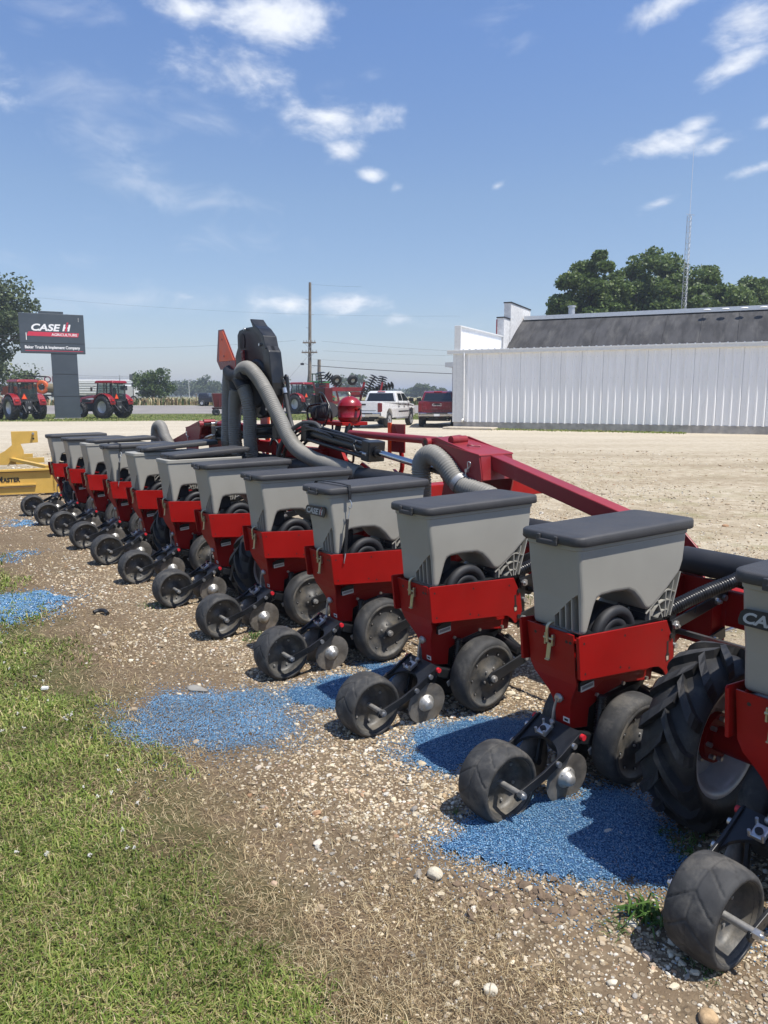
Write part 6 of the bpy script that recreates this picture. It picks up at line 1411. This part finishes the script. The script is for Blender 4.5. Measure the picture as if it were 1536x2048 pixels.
mb = MB(); mb.box((-.3, 0, 3.55), (1.35, .06, .82), mat('grey_board', (.13, .14, .15), .6)); mb.build('board', bbd)
mb = MB(); mb.cyl((-.55, .06, 0), (-.55, .06, 3.9), .05, TGREY, seg=8); mb.box((-.5, .02, 2.5), (.5, .05, .5), MATS['grey_board']); mb.build('post', bbd)
sd = stand(104, 118); sdd = empty('shed_sign', sd, R(3), label='white board with large dark red letters above the roofline at left', cat='sign')
mb = MB(); mb.box((0, 0, 3.0 + .55), (2.9, .12, 1.35), WTANK); mb.build('board', sdd)
mb = MB(); text_into(mb, 'OM', 1.35, frame((-1.05, -.07, 3.07), (1, 0, 0), (0, 0, 1)), mat('maroon_letters', (.19, .02, .05), .5), off=.02, sx=1.1); mb.build('lettering', sdd)
mb = MB(); mb.cyl((-1.2, .1, 0), (-1.2, .1, 3.2), .07, GALV, seg=8); mb.cyl((1.2, .1, 0), (1.2, .1, 3.2), .07, GALV, seg=8); mb.build('post', sdd)
ws = stand(86, 121); wsh = empty('white_shed', ws, R(2), label='low white flat-roofed shed behind the left tractor', cat='shed')
mb = MB(); mb.box((0, 0, 1.3), (12.5, 4, 2.6), WTANK); mb.build('wall', wsh); mb = MB(); mb.box((0, 0, 2.68), (12.9, 4.4, .14), GALV); mb.build('roof', wsh)
for x in (-3.6, -.8, 3.0): mb = MB(); mb.box((x, -2.01, 1.4), (1.6, .04, 1.2), GLASS); mb.build('window', wsh)
og = stand(92, 88); ogm = empty('orange_harvester', og, R(0), label='orange machine with a large round reel behind the left tractor', cat='machine')
OR = mat('orange_machine_paint', (.62, .12, .03), .4, dust=.15, var=.1)
mb = MB(); mb.lathe([(.42, -.22), (.70, -.25), (.80, -.2), (.80, .2), (.70, .25), (.42, .22), (.38, 0), (.42, -.22)], (-.35, 0, 2.0), OR, 28); mb.cyl((-.35, -.2, 2.0), (-.35, .2, 2.0), .28, TGREY, seg=16)
for k in range(6): a = k * math.pi / 3; mb.bar((-.35, 0, 2.0), (-.35 + .6 * math.cos(a), 0, 2.0 + .6 * math.sin(a)), .10, .10, OR)
mb.build('reel', ogm)
mb = MB(); mb.cyl((.2, .3, 1.9), (3.0, .3, 1.75), .55, mat('olive_tank', (.20, .17, .11), .5), seg=20); mb.box((1.8, .2, 2.5), (1.6, .6, .25), OR, bev=.05); mb.box((1.0, .2, 1.05), (4.2, .8, .2), TGREY); mb.bar((-3.6, .2, 1.5), (-1.2, .2, 2.2), .4, .5, OR); mb.box((-4.3, .2, 1.6), (1.5, 1.2, 1.0), OR, bev=.1); mb.build('body', ogm)
for x in (-3.9, -.2, 2.4): mb = MB(); mb.cyl((x, -.2, .5), (x, .3, .5), .5, RUBT, seg=20); mb.build('wheel', ogm)
mb = MB(); mb.bar((-2.6, .4, 3.35), (.1, .4, 3.2), .12, .16, TGREY); mb.bar((-1.0, .4, 1.4), (-1.4, .4, 3.3), .12, .12, TGREY); mb.build('boom', ogm)
# posts along the far field
for (u, dep, h, lab) in ((379, 250, 6.0, 'pale thin post standing before the far trees'), (393, 98, 1.3, 'dark fence post in the tall roadside grass')):
    o = MB(); o.cyl((0, 0, -.1), (0, 0, h), .09, WTRIM if h > 3 else WOOD, r1=.07, seg=8); o.box((0, 0, h), (.16, .16, .06), GALV); tag(o.build('fence_post', None, stand(u, dep)), lab, 'post')

# ------------------------------------------------------------------ summer haze: one closed box of even air round the whole scene
HZ = bpy.data.materials.new('summer_haze'); HZ.use_nodes = True; hn = HZ.node_tree; hn.nodes.remove(hn.nodes['Principled BSDF'])
pv = hn.nodes.new('ShaderNodeVolumePrincipled'); pv.inputs['Color'].default_value = (.80, .88, 1, 1); pv.inputs['Density'].default_value = .0008; pv.inputs['Anisotropy'].default_value = .2
hn.links.new(pv.outputs[0], hn.nodes['Material Output'].inputs['Volume'])
mb = MB(); mb.box((0, 1800, 11.5), (6000, 4400, 25), HZ); tag(mb.build('haze'), kind='stuff')
